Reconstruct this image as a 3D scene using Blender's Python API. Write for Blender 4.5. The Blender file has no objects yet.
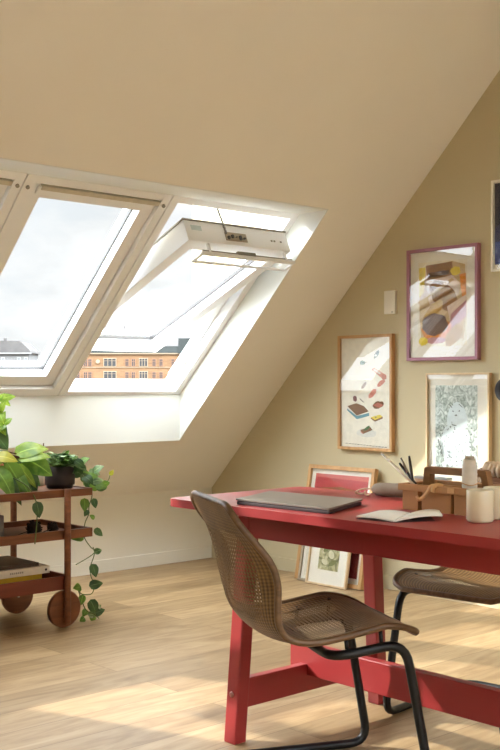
import bpy, bmesh, math, random
from mathutils import Vector, Matrix
R = math.radians
rnd = random.Random(7)
col = bpy.context.scene.collection
sc = bpy.context.scene

# ------------------------------------------------------------------ helpers
class MB:
    """collects shapes, then links them as ONE mesh object"""
    def __init__(s): s.bm = bmesh.new(); s.uv = s.bm.loops.layers.uv.new('UVMap')
    def face(s, pts, mi=0, smooth=False):
        vs = [s.bm.verts.new(Vector(p)) for p in pts]
        f = s.bm.faces.new(vs); f.material_index = mi; f.smooth = smooth; return f
    def box(s, a, b, mi=0, M=None, bev=0.0):
        x0, y0, z0 = a; x1, y1, z1 = b
        c = [Vector(p) for p in [(x0,y0,z0),(x1,y0,z0),(x1,y1,z0),(x0,y1,z0),(x0,y0,z1),(x1,y0,z1),(x1,y1,z1),(x0,y1,z1)]]
        if M is not None: c = [M @ p for p in c]
        v = [s.bm.verts.new(p) for p in c]
        fs = []
        for q in [(0,3,2,1),(4,5,6,7),(0,1,5,4),(1,2,6,5),(2,3,7,6),(3,0,4,7)]:
            f = s.bm.faces.new([v[i] for i in q]); f.material_index = mi; fs.append(f)
        if bev > 0:
            es = list({e for f in fs for e in f.edges})
            r = bmesh.ops.bevel(s.bm, geom=es, offset=bev, segments=2, profile=0.7, affect='EDGES')
            for f in r['faces']: f.material_index = mi
        return s
    def prism(s, poly, axis, a, b, mi=0, M=None, bev=0):
        """polygon of 2D points extruded along axis from a to b"""
        def P(p, t):
            if axis == 'y': q = Vector((p[0], t, p[1]))
            elif axis == 'x': q = Vector((t, p[0], p[1]))
            else: q = Vector((p[0], p[1], t))
            return M @ q if M is not None else q
        A = [s.bm.verts.new(P(p, a)) for p in poly]; B = [s.bm.verts.new(P(p, b)) for p in poly]
        n = len(poly); fs = [s.bm.faces.new(A[::-1]), s.bm.faces.new(B)]
        for i in range(n): fs.append(s.bm.faces.new([A[i], A[(i+1)%n], B[(i+1)%n], B[i]]))
        for f in fs: f.material_index = mi
        if bev > 0:
            es = list({e for f in fs for e in f.edges})
            r = bmesh.ops.bevel(s.bm, geom=es, offset=bev, segments=2, profile=0.7, affect='EDGES')
            for f in r['faces']: f.material_index = mi
        return s
    def tube(s, pts, r, n=10, mi=0, cap=True, closed=False, taper=None):
        pts = [Vector(p) for p in pts]; m = len(pts)
        T = []
        for i in range(m):
            if closed: t = pts[(i+1)%m]-pts[i-1]
            else: t = pts[min(i+1,m-1)]-pts[max(i-1,0)]
            T.append(t.normalized())
        u = T[0].orthogonal().normalized(); rings = []
        for i in range(m):
            u = (u - T[i]*u.dot(T[i])).normalized(); w = T[i].cross(u)
            rr = r if taper is None else r*taper[i]
            rings.append([s.bm.verts.new(pts[i]+rr*(math.cos(2*math.pi*k/n)*u+math.sin(2*math.pi*k/n)*w)) for k in range(n)])
        for i in range(m if closed else m-1):
            a, b = rings[i], rings[(i+1)%m]
            off = 0
            if closed and i == m-1:
                off = min(range(n), key=lambda o: (a[0].co-b[o].co).length)
            for k in range(n):
                f = s.bm.faces.new([a[k], a[(k+1)%n], b[(k+1+off)%n], b[(k+off)%n]]); f.smooth = True; f.material_index = mi
        if cap and not closed:
            f = s.bm.faces.new(rings[0][::-1]); f.material_index = mi
            f = s.bm.faces.new(rings[-1]); f.material_index = mi
        return s
    def lathe(s, prof, c=(0,0,0), n=28, mi=0, M=None, sx=1, sy=1):
        c = Vector(c); rings = []
        for r, z in prof:
            ring = []
            for k in range(n):
                a = 2*math.pi*k/n
                p = Vector((r*math.cos(a)*sx, r*math.sin(a)*sy, z))
                if M is not None: p = M @ p
                ring.append(s.bm.verts.new(p+c))
            rings.append(ring)
        for a, b in zip(rings, rings[1:]):
            for k in range(n):
                f = s.bm.faces.new([a[k], a[(k+1)%n], b[(k+1)%n], b[k]]); f.smooth = True; f.material_index = mi
        for ring, rev in ((rings[0], True), (rings[-1], False)):
            f = s.bm.faces.new(ring[::-1] if rev else ring); f.material_index = mi
        return s
    def leaf(s, base, tip, w, up=(0,0,1), droop=0.15, fold=0.25, heart=True, mi=0):
        base = Vector(base); tip = Vector(tip); d = tip-base; L = d.length; d.normalize()
        up = Vector(up); side = d.cross(up)
        if side.length < 1e-3: side = d.orthogonal()
        side.normalize(); nrm = side.cross(d).normalized()
        N = 9; grid = []
        for i in range(N+1):
            t = i/N
            hw = (math.sin(math.pi*min(1, t**0.62))**0.85 if heart else math.sin(math.pi*t)**0.8)*w/2
            ctr = base+d*L*t+nrm*(droop*L*(math.sin(math.pi*t)*0.9 - (0.0)))
            row = []
            for j in (-2,-1,0,1,2):
                x = hw*j/2
                b = ctr + side*x + nrm*(abs(x)*fold - abs(j/2)**2*hw*0.18)
                if heart and i <= 1 and abs(j) == 2: b -= d*L*0.07
                row.append(s.bm.verts.new(b))
            grid.append(row)
        for i in range(N):
            for j in range(4):
                f = s.bm.faces.new([grid[i][j], grid[i+1][j], grid[i+1][j+1], grid[i][j+1]]); f.smooth = True; f.material_index = mi
                for l, (ii, jj) in zip(f.loops, ((i,j),(i+1,j),(i+1,j+1),(i,j+1))):
                    l[s.uv].uv = (ii/N, jj/4)
        return s
    def build(s, name, mats, parent=None, loc=None, smooth=None, doubles=True):
        if doubles: bmesh.ops.remove_doubles(s.bm, verts=s.bm.verts, dist=1e-6)
        bmesh.ops.recalc_face_normals(s.bm, faces=s.bm.faces)
        me = bpy.data.meshes.new(name); 
        if smooth: 
            for f in s.bm.faces: f.smooth = True
        s.bm.to_mesh(me); s.bm.free()
        for m in (mats if isinstance(mats, (list, tuple)) else [mats]): me.materials.append(m)
        o = bpy.data.objects.new(name, me); col.objects.link(o)
        if parent is not None: o.parent = parent
        if loc is not None: o.location = loc
        return o

def tag(o, label=None, cat=None, group=None, kind=None):
    if label: o['label'] = label
    if cat: o['category'] = cat
    if group: o['group'] = group
    if kind: o['kind'] = kind
    return o
def empty(name, label, cat, loc=(0,0,0), rz=0, group=None, kind=None):
    o = bpy.data.objects.new(name, None); col.objects.link(o); o.empty_display_size = 0.05
    o.location = loc; o.rotation_euler = (0, 0, rz)
    return tag(o, label, cat, group, kind)
def copy_tree(o, parent=None):
    c = o.copy(); col.objects.link(c)
    if parent is not None: c.parent = parent
    for ch in list(o.children): copy_tree(ch, c)
    return c
def bevel(o, w, seg=2):
    m = o.modifiers.new('Bevel', 'BEVEL'); m.width = w; m.segments = seg; m.limit_method = 'ANGLE'; m.angle_limit = R(40); return o
def spline(ctrl, n=8):
    """Catmull-Rom through points"""
    P = [Vector(p) for p in ctrl]; out = []
    for i in range(len(P)-1):
        p0 = P[max(i-1,0)]; p1 = P[i]; p2 = P[i+1]; p3 = P[min(i+2,len(P)-1)]
        for k in range(n):
            t = k/n
            out.append(0.5*((2*p1)+(p2-p0)*t+(2*p0-5*p1+4*p2-p3)*t*t+(3*p1-p0-3*p2+p3)*t**3))
    out.append(P[-1]); return out

# ------------------------------------------------------------------ materials
def lin(c):  # display colour 0-255 -> linear
    return tuple(((x/255)/12.92 if x/255 <= 0.04045 else ((x/255+0.055)/1.055)**2.4) for x in c)+(1,)
def base_mat(name):
    m = bpy.data.materials.new(name); m.use_nodes = True
    nt = m.node_tree; b = nt.nodes['Principled BSDF']
    return m, nt, b
def node(nt, t, **k):
    n = nt.nodes.new(t)
    for a, v in k.items():
        if a.startswith('i_'): n.inputs[a[2:].replace('_',' ')].default_value = v
        else: setattr(n, a, v)
    return n
def ramp(nt, fac, stops, interp='LINEAR'):
    r = nt.nodes.new('ShaderNodeValToRGB'); r.color_ramp.interpolation = interp
    el = r.color_ramp.elements
    while len(el) < len(stops): el.new(0.5)
    for e, (p, c) in zip(el, stops): e.position = p; e.color = c
    nt.links.new(fac, r.inputs['Fac']); return r
def mat(name, c, rough=0.6, noise=0.06, scale=30, bump=0.0, spec=0.4, metal=0.0, coat=0):
    m, nt, b = base_mat(name); L = nt.links.new
    tc = node(nt, 'ShaderNodeTexCoord'); nz = node(nt, 'ShaderNodeTexNoise'); nz.inputs['Scale'].default_value = scale; nz.inputs['Detail'].default_value = 4
    L(tc.outputs['Object'], nz.inputs['Vector'])
    c = lin(c); lo = tuple(x*(1-noise) for x in c[:3])+(1,); hi = tuple(min(1, x*(1+noise)) for x in c[:3])+(1,)
    r = ramp(nt, nz.outputs['Fac'], [(0.3, lo), (0.7, hi)]); L(r.outputs['Color'], b.inputs['Base Color'])
    b.inputs['Roughness'].default_value = rough; b.inputs['Metallic'].default_value = metal
    b.inputs['Specular IOR Level'].default_value = spec; b.inputs['Coat Weight'].default_value = coat
    if bump:
        bp = node(nt, 'ShaderNodeBump'); bp.inputs['Strength'].default_value = bump; bp.inputs['Distance'].default_value = 0.002
        L(nz.outputs['Fac'], bp.inputs['Height']); L(bp.outputs['Normal'], b.inputs['Normal'])
    return m
def wood(name, c1, c2, axis='y', scale=8, rough=0.5, spec=0.4):
    m, nt, b = base_mat(name); L = nt.links.new
    tc = node(nt, 'ShaderNodeTexCoord'); mp = node(nt, 'ShaderNodeMapping')
    s = {'x': (0.12,1,1), 'y': (1,0.12,1), 'z': (1,1,0.12)}[axis]; mp.inputs['Scale'].default_value = s
    L(tc.outputs['Object'], mp.inputs['Vector'])
    nz = node(nt, 'ShaderNodeTexNoise'); nz.inputs['Scale'].default_value = scale*6; nz.inputs['Detail'].default_value = 6; nz.inputs['Distortion'].default_value = 0.6
    L(mp.outputs['Vector'], nz.inputs['Vector'])
    r = ramp(nt, nz.outputs['Fac'], [(0.3, lin(c1)), (0.7, lin(c2))]); L(r.outputs['Color'], b.inputs['Base Color'])
    b.inputs['Roughness'].default_value = rough; b.inputs['Specular IOR Level'].default_value = spec
    return m
def floor_mat():
    m, nt, b = base_mat('oak_planks'); L = nt.links.new
    tc = node(nt, 'ShaderNodeTexCoord'); mp = node(nt, 'ShaderNodeMapping'); mp.inputs['Rotation'].default_value = (0,0,R(90))
    L(tc.outputs['Object'], mp.inputs['Vector'])
    br = node(nt, 'ShaderNodeTexBrick'); br.offset = 0.37; br.squash = 1
    br.inputs['Scale'].default_value = 1; br.inputs['Brick Width'].default_value = 2.1; br.inputs['Row Height'].default_value = 0.19
    br.inputs['Mortar Size'].default_value = 0.0018; br.inputs['Mortar Smooth'].default_value = 0.2; br.inputs['Bias'].default_value = 0
    br.inputs['Color1'].default_value = (0,0,0,1); br.inputs['Color2'].default_value = (1,1,1,1); br.inputs['Mortar'].default_value = (0.5,0.5,0.5,1)
    L(mp.outputs['Vector'], br.inputs['Vector'])
    mp2 = node(nt, 'ShaderNodeMapping'); mp2.inputs['Scale'].default_value = (0.8, 0.13, 1); L(tc.outputs['Object'], mp2.inputs['Vector'])
    add = node(nt, 'ShaderNodeVectorMath', operation='ADD'); L(mp2.outputs['Vector'], add.inputs[0])
    sc_ = node(nt, 'ShaderNodeVectorMath', operation='SCALE'); L(br.outputs['Color'], sc_.inputs[0]); sc_.inputs['Scale'].default_value = 7.0; L(sc_.outputs['Vector'], add.inputs[1])
    nz = node(nt, 'ShaderNodeTexNoise'); nz.inputs['Scale'].default_value = 16; nz.inputs['Detail'].default_value = 7; nz.inputs['Roughness'].default_value = 0.56; nz.inputs['Distortion'].default_value = 1.8
    L(add.outputs['Vector'], nz.inputs['Vector'])
    grain = ramp(nt, nz.outputs['Fac'], [(0.22, lin((142,111,75))), (0.5, lin((178,149,109))), (0.78, lin((198,172,133)))])
    tint = ramp(nt, br.outputs['Color'], [(0, lin((212,208,202))), (1, lin((255,255,255)))])
    mx = node(nt, 'ShaderNodeMix', data_type='RGBA', blend_type='MULTIPLY'); mx.inputs['Factor'].default_value = 1
    L(grain.outputs['Color'], mx.inputs['A']); L(tint.outputs['Color'], mx.inputs['B'])
    mo = node(nt, 'ShaderNodeMix', data_type='RGBA'); L(br.outputs['Fac'], mo.inputs['Factor']); L(mx.outputs['Result'], mo.inputs['A']); mo.inputs['B'].default_value = lin((128,98,66))
    L(mo.outputs['Result'], b.inputs['Base Color'])
    b.inputs['Roughness'].default_value = 0.42; b.inputs['Specular IOR Level'].default_value = 0.4
    bp = node(nt, 'ShaderNodeBump'); bp.inputs['Strength'].default_value = 0.08; bp.inputs['Distance'].default_value = 0.002; L(nz.outputs['Fac'], bp.inputs['Height']); L(bp.outputs['Normal'], b.inputs['Normal'])
    return m
def glass_mat(name='clear_glass', refl=1.0):
    m, nt, b = base_mat(name); L = nt.links.new; nt.nodes.remove(b)
    out = nt.nodes['Material Output']
    tr = node(nt, 'ShaderNodeBsdfTransparent'); tr.inputs['Color'].default_value = (0.985,0.99,0.985,1)
    gl = node(nt, 'ShaderNodeBsdfGlossy'); gl.inputs['Roughness'].default_value = 0.0
    ge = node(nt, 'ShaderNodeNewGeometry'); dp = node(nt, 'ShaderNodeVectorMath', operation='DOT_PRODUCT'); L(ge.outputs['Incoming'], dp.inputs[0]); L(ge.outputs['Normal'], dp.inputs[1])
    def mth(op, a, b=0.0):
        n = node(nt, 'ShaderNodeMath', operation=op); n.use_clamp = False
        for i, v in enumerate((a, b)):
            if isinstance(v, (int, float)): n.inputs[i].default_value = v
            else: L(v, n.inputs[i])
        return n.outputs['Value']
    c = mth('ABSOLUTE', dp.outputs['Value']); sch = mth('ADD', mth('MULTIPLY', mth('POWER', mth('SUBTRACT', 1.0, c), 5.0), 0.96), 0.04)   # Schlick reflectance, same from both faces
    mu = node(nt, 'ShaderNodeMath', operation='MULTIPLY'); mu.use_clamp = True; L(sch, mu.inputs[0]); mu.inputs[1].default_value = refl
    mx = node(nt, 'ShaderNodeMixShader'); L(mu.outputs['Value'], mx.inputs['Fac']); L(tr.outputs['BSDF'], mx.inputs[1]); L(gl.outputs['BSDF'], mx.inputs[2])
    L(mx.outputs['Shader'], out.inputs['Surface']); return m
def leaf_mat(name, c1, c2, vari=None, trans=0.35, scale=18):
    m, nt, b = base_mat(name); L = nt.links.new; out = nt.nodes['Material Output']
    tc = node(nt, 'ShaderNodeTexCoord'); nz = node(nt, 'ShaderNodeTexNoise'); nz.inputs['Scale'].default_value = scale; nz.inputs['Detail'].default_value = 3
    L(tc.outputs['Object'], nz.inputs['Vector'])
    st = [(0.35, lin(c1)), (0.6, lin(c2))]
    if vari: st.append((0.72, lin(vari)))
    r = ramp(nt, nz.outputs['Fac'], st)
    uv = node(nt, 'ShaderNodeSeparateXYZ'); L(tc.outputs['UV'], uv.inputs['Vector'])
    d = node(nt, 'ShaderNodeMath', operation='SUBTRACT'); L(uv.outputs['Y'], d.inputs[0]); d.inputs[1].default_value = 0.5
    a = node(nt, 'ShaderNodeMath', operation='ABSOLUTE'); L(d.outputs['Value'], a.inputs[0])
    lt = node(nt, 'ShaderNodeMath', operation='LESS_THAN'); L(a.outputs['Value'], lt.inputs[0]); lt.inputs[1].default_value = 0.03
    mx0 = node(nt, 'ShaderNodeMix', data_type='RGBA'); L(lt.outputs['Value'], mx0.inputs['Factor']); L(r.outputs['Color'], mx0.inputs['A'])
    mx0.inputs['B'].default_value = tuple(min(1, x*1.35+0.02) for x in lin(c2)[:3])+(1,)
    L(mx0.outputs['Result'], b.inputs['Base Color']); b.inputs['Roughness'].default_value = 0.38
    t = node(nt, 'ShaderNodeBsdfTranslucent'); L(mx0.outputs['Result'], t.inputs['Color'])
    mx = node(nt, 'ShaderNodeMixShader'); mx.inputs['Fac'].default_value = trans; L(b.outputs['BSDF'], mx.inputs[1]); L(t.outputs['BSDF'], mx.inputs[2])
    L(mx.outputs['Shader'], out.inputs['Surface']); return m
def weave_mat():
    """woven cane shell: ribs along the sitting direction, cross strands, open lattice in the middle (attribute 'open')"""
    m, nt, b = base_mat('woven_cane'); L = nt.links.new; out = nt.nodes['Material Output']
    def M(op, a, bb=None):
        n = node(nt, 'ShaderNodeMath', operation=op)
        for i, v in enumerate((a, bb)):
            if v is None: continue
            if isinstance(v, (int, float)): n.inputs[i].default_value = v
            else: L(v, n.inputs[i])
        return n.outputs['Value']
    tc = node(nt, 'ShaderNodeTexCoord'); s = node(nt, 'ShaderNodeSeparateXYZ'); L(tc.outputs['UV'], s.inputs['Vector'])
    u = M('ADD', M('SINE', M('MULTIPLY', s.outputs['X'], 2*math.pi*38)), 0.0)
    v = M('SINE', M('MULTIPLY', s.outputs['Y'], 2*math.pi*92))
    nz = node(nt, 'ShaderNodeTexNoise'); nz.inputs['Scale'].default_value = 14; nz.inputs['Detail'].default_value = 3; L(tc.outputs['Object'], nz.inputs['Vector'])
    uw = M('MULTIPLY', u, 0.5); vw = M('MULTIPLY', v, 0.5)
    h = M('ADD', uw, M('MULTIPLY', vw, 0.6))
    hn = M('ADD', M('MULTIPLY', h, 0.45), 0.5)
    mixn = M('ADD', M('MULTIPLY', hn, 0.6), M('MULTIPLY', nz.outputs['Fac'], 0.4))
    r = ramp(nt, mixn, [(0.2, lin((60,43,25))), (0.5, lin((108,81,49))), (0.8, lin((148,117,74)))])
    L(r.outputs['Color'], b.inputs['Base Color']); b.inputs['Roughness'].default_value = 0.5; b.inputs['Specular IOR Level'].default_value = 0.35
    bp = node(nt, 'ShaderNodeBump'); bp.inputs['Strength'].default_value = 0.6; bp.inputs['Distance'].default_value = 0.003; L(hn, bp.inputs['Height']); L(bp.outputs['Normal'], b.inputs['Normal'])
    at = node(nt, 'ShaderNodeAttribute'); at.attribute_name = 'open'
    gap = M('MULTIPLY', M('LESS_THAN', u, 0.45), M('LESS_THAN', v, 0.5))
    hole = M('MULTIPLY', gap, M('GREATER_THAN', M('ADD', at.outputs['Fac'], M('MULTIPLY', M('SUBTRACT', nz.outputs['Fac'], 0.5), 0.5)), 0.5))
    tr = node(nt, 'ShaderNodeBsdfTransparent'); mx = node(nt, 'ShaderNodeMixShader'); L(hole, mx.inputs['Fac']); L(b.outputs['BSDF'], mx.inputs[1]); L(tr.outputs['BSDF'], mx.inputs[2])
    L(mx.outputs['Shader'], out.inputs['Surface']); return m

M_ = {}
M_['slope'] = mat('ceiling_paint', (234,229,217), 0.85, 0.01, 4, spec=0.2)
M_['wall'] = mat('olive_beige_paint', (195,183,151), 0.85, 0.015, 4, spec=0.2)
M_['knee'] = mat('knee_wall_paint', (231,226,211), 0.85, 0.01, 4, spec=0.2)
M_['reveal'] = mat('reveal_white_paint', (217,217,209), 0.7, 0.01, 4, spec=0.25)
M_['winwhite'] = mat('window_white_lacquer', (240,241,241), 0.38, 0.01, 5, spec=0.45)
M_['seal'] = mat('dark_gasket', (78,76,75), 0.6)
M_['chain'] = mat('opener_chain_steel', (132,128,120), 0.45, 0.03, metal=0.3)
M_['blind'] = mat('blind_cassette_grey', (196,188,168), 0.5)
M_['alu'] = mat('grey_metal', (150,146,136), 0.4, 0.03, metal=0.7)
M_['floor'] = floor_mat()
M_['glass'] = glass_mat('clear_glass', 0.4)
M_['picglass'] = glass_mat('picture_glass', 1.3)
M_['red'] = mat('red_lacquer', (152,43,43), 0.40, 0.03, 12, spec=0.6)
M_['bolt'] = mat('bolt_steel', (170,120,110), 0.35, metal=0.6)
M_['weave'] = weave_mat()
M_['cane'] = wood('cane_rim', (84,60,37), (116,86,56), 'y', 10, 0.45)
M_['black'] = mat('black_steel', (15,14,14), 0.45, 0.05, spec=0.4)
M_['teak'] = wood('teak', (100,58,35), (134,80,48), 'y', 5, 0.45)
M_['teakdark'] = wood('red_brown_wood', (104,46,30), (134,62,42), 'y', 5, 0.45)
M_['oak'] = wood('oak_frame', (176,132,84), (204,162,112), 'z', 6, 0.5)
M_['oakpale'] = wood('pale_oak_frame', (206,178,138), (224,200,162), 'z', 6, 0.5)
M_['mauve'] = mat('mauve_lacquer', (164,114,132), 0.5, 0.03)
M_['greyframe'] = mat('grey_frame', (168,156,136), 0.5, 0.04)
M_['paper'] = mat('white_paper', (238,232,220), 0.8, 0.015, 20, spec=0.2)
M_['cream'] = mat('cream_paper', (240,236,224), 0.8, 0.02, 20, spec=0.2)
M_['plastic'] = mat('white_plastic', (226,220,206), 0.5, 0.01)
M_['laptop'] = mat('grey_aluminium', (118,112,104), 0.35, 0.02, metal=0.3, spec=0.5)
M_['laptopdark'] = mat('dark_laptop_base', (58,48,48), 0.45, 0.03)
M_['caddy'] = mat('tan_moulded_board', (180,132,84), 0.6, 0.06, 20, bump=0.1)
M_['caddyhandle'] = wood('caddy_handle_wood', (134,94,58), (164,120,78), 'x', 8, 0.5)
M_['ribbon'] = mat('tan_ribbon', (206,160,108), 0.7)
M_['twine'] = mat('white_twine', (216,206,190), 0.85, 0.06, 60, bump=0.5)
M_['mug'] = mat('cream_ceramic', (224,210,176), 0.25, 0.02, 10, spec=0.5)
M_['pouch'] = mat('grey_felt', (156,142,126), 0.9, 0.05, 60, bump=0.3)
M_['pencilblack'] = mat('black_pencil', (48,42,38), 0.4)
M_['pencilwhite'] = mat('white_pencil', (226,214,196), 0.45)
M_['steel'] = mat('pen_steel', (140,132,124), 0.3, metal=0.8)
M_['paleblue'] = mat('pale_blue_board', (196,208,206), 0.7)
M_['rope1'] = mat('basket_rope_pale', (222,200,172), 0.85, 0.08, 80, bump=0.4)
M_['rope2'] = mat('basket_rope_brown', (150,106,76), 0.85, 0.08, 80, bump=0.4)
M_['potblack'] = mat('dark_brown_ceramic', (50,40,40), 0.5, 0.05)
M_['terracotta'] = mat('terracotta', (176,98,62), 0.75, 0.06)
M_['soil'] = mat('soil', (60,44,32), 0.95, 0.2, 60, bump=0.6)
M_['grey'] = mat('grey_stoneware', (128,126,124), 0.55, 0.04)
M_['potwhite'] = mat('white_ceramic', (226,222,210), 0.4)
M_['bookwhite'] = mat('white_book_cover', (216,206,190), 0.55)
M_['bookdark'] = mat('dark_brown_book_cover', (74,54,42), 0.4, 0.15, 12)
M_['bookyellow'] = mat('yellow_book_cover', (204,166,42), 0.55)
M_['ink'] = mat('grey_ink', (150,140,128), 0.7)
M_['inkdark'] = mat('dark_ink', (70,62,56), 0.7)
M_['stem'] = mat('green_stem', (96,112,58), 0.6)
M_['brownstem'] = mat('brown_stem', (96,66,42), 0.7)
M_['podstem'] = mat('dry_dark_stem', (58,44,36), 0.8)
M_['pod'] = mat('dark_dried_head', (46,36,32), 0.9, 0.3, 90, bump=0.8)
M_['lime'] = leaf_mat('lime_leaf', (124,160,52), (164,190,74), (196,212,124), 0.42)
M_['yellowleaf'] = leaf_mat('yellow_leaf', (176,176,52), (204,198,84), None, 0.45)
M_['green'] = leaf_mat('green_leaf', (78,120,44), (126,164,66), None, 0.4)
M_['darkleaf'] = leaf_mat('dark_leaf', (50,82,44), (82,114,62), None, 0.3)
M_['silver'] = leaf_mat('silvery_leaf', (84,118,68), (138,164,110), (200,208,176), 0.3, 30)
M_['white'] = M_['paper']

# ------------------------------------------------------------------ setting
RX, RY0, CZ = 9.0, -7.5, 3.3            # room runs x 0..9, y -7.5..0
K = 1.01
kx = (CZ-0.45)/K                        # where the slope meets the flat ceiling
B = Vector((0.33, 0, 1.052)); T = Vector((1.335, 0, 2.005)); WL = (T-B).length
es = (T-B)/WL; en = Vector((-es.z, 0, es.x))
WY0, WY1 = -3.753, -0.53                 # window band along the knee wall
def W(s, y, n): q = B+es*s+en*n; return Vector((q.x, y, q.z))

fl = MB(); fl.box((-0.3, RY0-0.2, -0.12), (RX+0.3, 0.2, 0)); tag(fl.build('floor', M_['floor']), 'pale oak plank floor', 'floor', kind='structure')
kw = MB(); kw.box((-0.2, RY0, 0), (0, 0, 0.45)); tag(kw.build('wall_left', M_['knee']), 'low cream knee wall under the sloped ceiling', 'wall', kind='structure')
bw = MB(); bw.box((-0.2, 0, 0), (RX+0.2, 0.2, 4.2)); tag(bw.build('wall_back', M_['wall']), 'olive beige gable wall hung with pictures', 'wall', kind='structure')
fw_ = MB(); fw_.box((-0.2, RY0-0.2, 0), (RX+0.2, RY0, 4.2)); tag(fw_.build('wall_front', M_['wall']), 'olive beige gable wall behind the viewer', 'wall', kind='structure')
rw = MB(); rw.box((RX, RY0, 0), (RX+0.2, 0, 0.45)); tag(rw.build('wall_right', M_['knee']), 'low cream knee wall on the far side', 'wall', kind='structure')

# ceiling: profile pieces in x-z extruded along y
th = 0.30
def out(p): return (p[0]-th*0.71, p[1]+th*0.71)
cm = MB()
p0 = (0, 0.45); p1 = (0.33, 0.45+K*0.33); p2 = (0.33, 1.052); p3 = tuple(W(0,0,0.12).xz); p4 = (-0.42, 0.47); p5 = (-0.2, 0.45)
low = [p5, p0, p1, p2, p3, p4]
q1 = ((2.005-0.45)/K, 2.005); q2 = (1.335, 2.005); q3 = tuple(W(WL,0,0.12).xz); q4 = (kx, CZ); q5 = (kx-0.12, CZ+0.3)
upp = [q1, q4, q5, q3, q2]
full = [p5, p0, q4, q5, p4]
cm.prism(full, 'y', RY0, WY0); cm.prism(full, 'y', WY1, 0)
cm.prism(low, 'y', WY0, WY1); cm.prism(upp, 'y', WY0, WY1)
cm.box((kx-0.12, RY0, CZ), (RX-kx+0.12, 0, CZ+0.3))
# opposite slope, with two large unseen openings added to let in sky fill
def opp(sx0, sx1, y0, y1):
    a = (RX-sx0, 0.45+K*sx0); b = (RX-sx1, 0.45+K*sx1)
    cm.prism([a, b, (b[0]+0.14, b[1]+0.14), (a[0]+0.14, a[1]+0.14)], 'y', y0, y1)
OY = [(-6.6, -4.2), (-3.4, -1.0)]
opp(0, 0.5, RY0, 0); opp(2.1, kx, RY0, 0)
ys = [RY0, OY[0][0], OY[0][1], OY[1][0], OY[1][1], 0]
for a, b in ((0,1),(2,3),(4,5)): opp(0.5, 2.1, ys[a], ys[b])
tag(cm.build('ceiling', M_['slope']), 'beige sloped attic ceiling around the roof windows', 'ceiling', kind='structure')

# white lining boards of the window recess
tr = MB()
e = 0.004
tr.box((p1[0], WY0, p1[1]), (p1[0]+e, WY1, p2[1]))                                            # plumb apron below the windows
tr.prism([(p1[0]+e, p2[1]), (p1[0]-0.0, p2[1]), (p2[0]-0.04, p2[1]+0.02), (p2[0]-0.03, p2[1]+0.028)], 'y', WY0, WY1)
tr.prism([q1, q2, (q2[0], q2[1]-e), (q1[0]-0.004, q1[1]-e)], 'y', WY0, WY1)
poly = [p1, q1, q2, p2]
tr.prism(poly, 'y', WY1-e, WY1+0.0005); tr.prism(poly, 'y', WY0-0.0005, WY0+e)
tag(tr.build('trim_1', M_['reveal']), 'white lining of the long window recess', 'trim', kind='structure')

bb = MB(); bb.box((0, RY0, 0), (0.012, -0.012, 0.075)); tag(bb.build('baseboard_left', M_['knee']), 'low painted baseboard along the knee wall', 'baseboard', kind='structure')
bb = MB(); bb.box((0, -0.012, 0), (RX, 0, 0.075)); tag(bb.build('baseboard_back', M_['wall']), 'low painted baseboard along the gable wall', 'baseboard', kind='structure')

# ---- windows
def wbox(mb, s0, s1, y0, y1, n0, n1, mi=0, bev=0.0, org=None):
    if org is None: f = W
    else: f = org
    P = [f(s, y, n) for n in (n0, n1) for (s, y) in ((s0,y0),(s1,y0),(s1,y1),(s0,y1))]
    v = [mb.bm.verts.new(p) for p in P]; fs = []
    for q in [(0,3,2,1),(4,5,6,7),(0,1,5,4),(1,2,6,5),(2,3,7,6),(3,0,4,7)]:
        g = mb.bm.faces.new([v[i] for i in q]); g.material_index = mi; fs.append(g)
    if bev:
        r = bmesh.ops.bevel(mb.bm, geom=list({e for f_ in fs for e in f_.edges}), offset=bev, segments=2, profile=0.7, affect='EDGES')
        for g in r['faces']: g.material_index = mi
FJ = 0.045
def make_sash(parent, y0, y1, L, org, rail=0.07):
    """sash in its own frame: s from -L to L, n from 0 (room side) to 0.11"""
    sm = MB(); D = 0.11
    wbox(sm, -L, L, y0, y0+rail, 0.0, D, 0, 0.004, org); wbox(sm, -L, L, y1-rail, y1, 0.0, D, 0, 0.004, org)
    wbox(sm, -L, -L+rail, y0+rail-0.004, y1-rail+0.004, 0.0, D, 0, 0.004, org); wbox(sm, L-rail-0.015, L, y0+rail-0.004, y1-rail+0.004, 0.0, D, 0, 0.004, org)
    sash = sm.build('sash', M_['winwhite'], parent)
    # dark spacer and gasket round the pane
    g = MB(); a = rail-0.002; w_ = 0.007
    for (s0,s1,ya,yb) in ((-L+a, L-a-0.013, y0+a, y0+a+w_), (-L+a, L-a-0.013, y1-a-w_, y1-a), (-L+a, -L+a+w_, y0+a, y1-a), (L-a-0.013-w_, L-a-0.013, y0+a, y1-a)):
        wbox(g, s0, s1, ya, yb, 0.048, 0.070, 0, 0, org)
    g.build('gasket', M_['seal'], sash)
    # outer aluminium cladding lip
    c = MB()
    for (s0,s1,ya,yb) in ((-L-0.004, L+0.004, y0-0.004, y0+0.03), (-L-0.004, L+0.004, y1-0.03, y1+0.004), (-L-0.004, -L+0.03, y0+0.03, y1-0.03), (L-0.03, L+0.004, y0+0.03, y1-0.03)):
        wbox(c, s0, s1, ya, yb, D, D+0.008, 0, 0, org)
    c.build('cladding', M_['alu'], sash)
    p = MB(); wbox(p, -L+rail-0.004, L-rail-0.01, y0+rail-0.004, y1-rail+0.004, 0.055, 0.063, 0, 0, org)
    p.build('pane', M_['glass'], sash)
    # ventilation flap along the top rail
    v = MB(); vy0, vy1 = y0+0.03, y1-0.03
    wbox(v, L-0.055, L-0.012, vy0, vy1, -0.022, -0.012, 0, 0.002, org)
    fl_ = v.build('ventilation_flap', M_['winwhite'], sash)
    return sash
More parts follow.
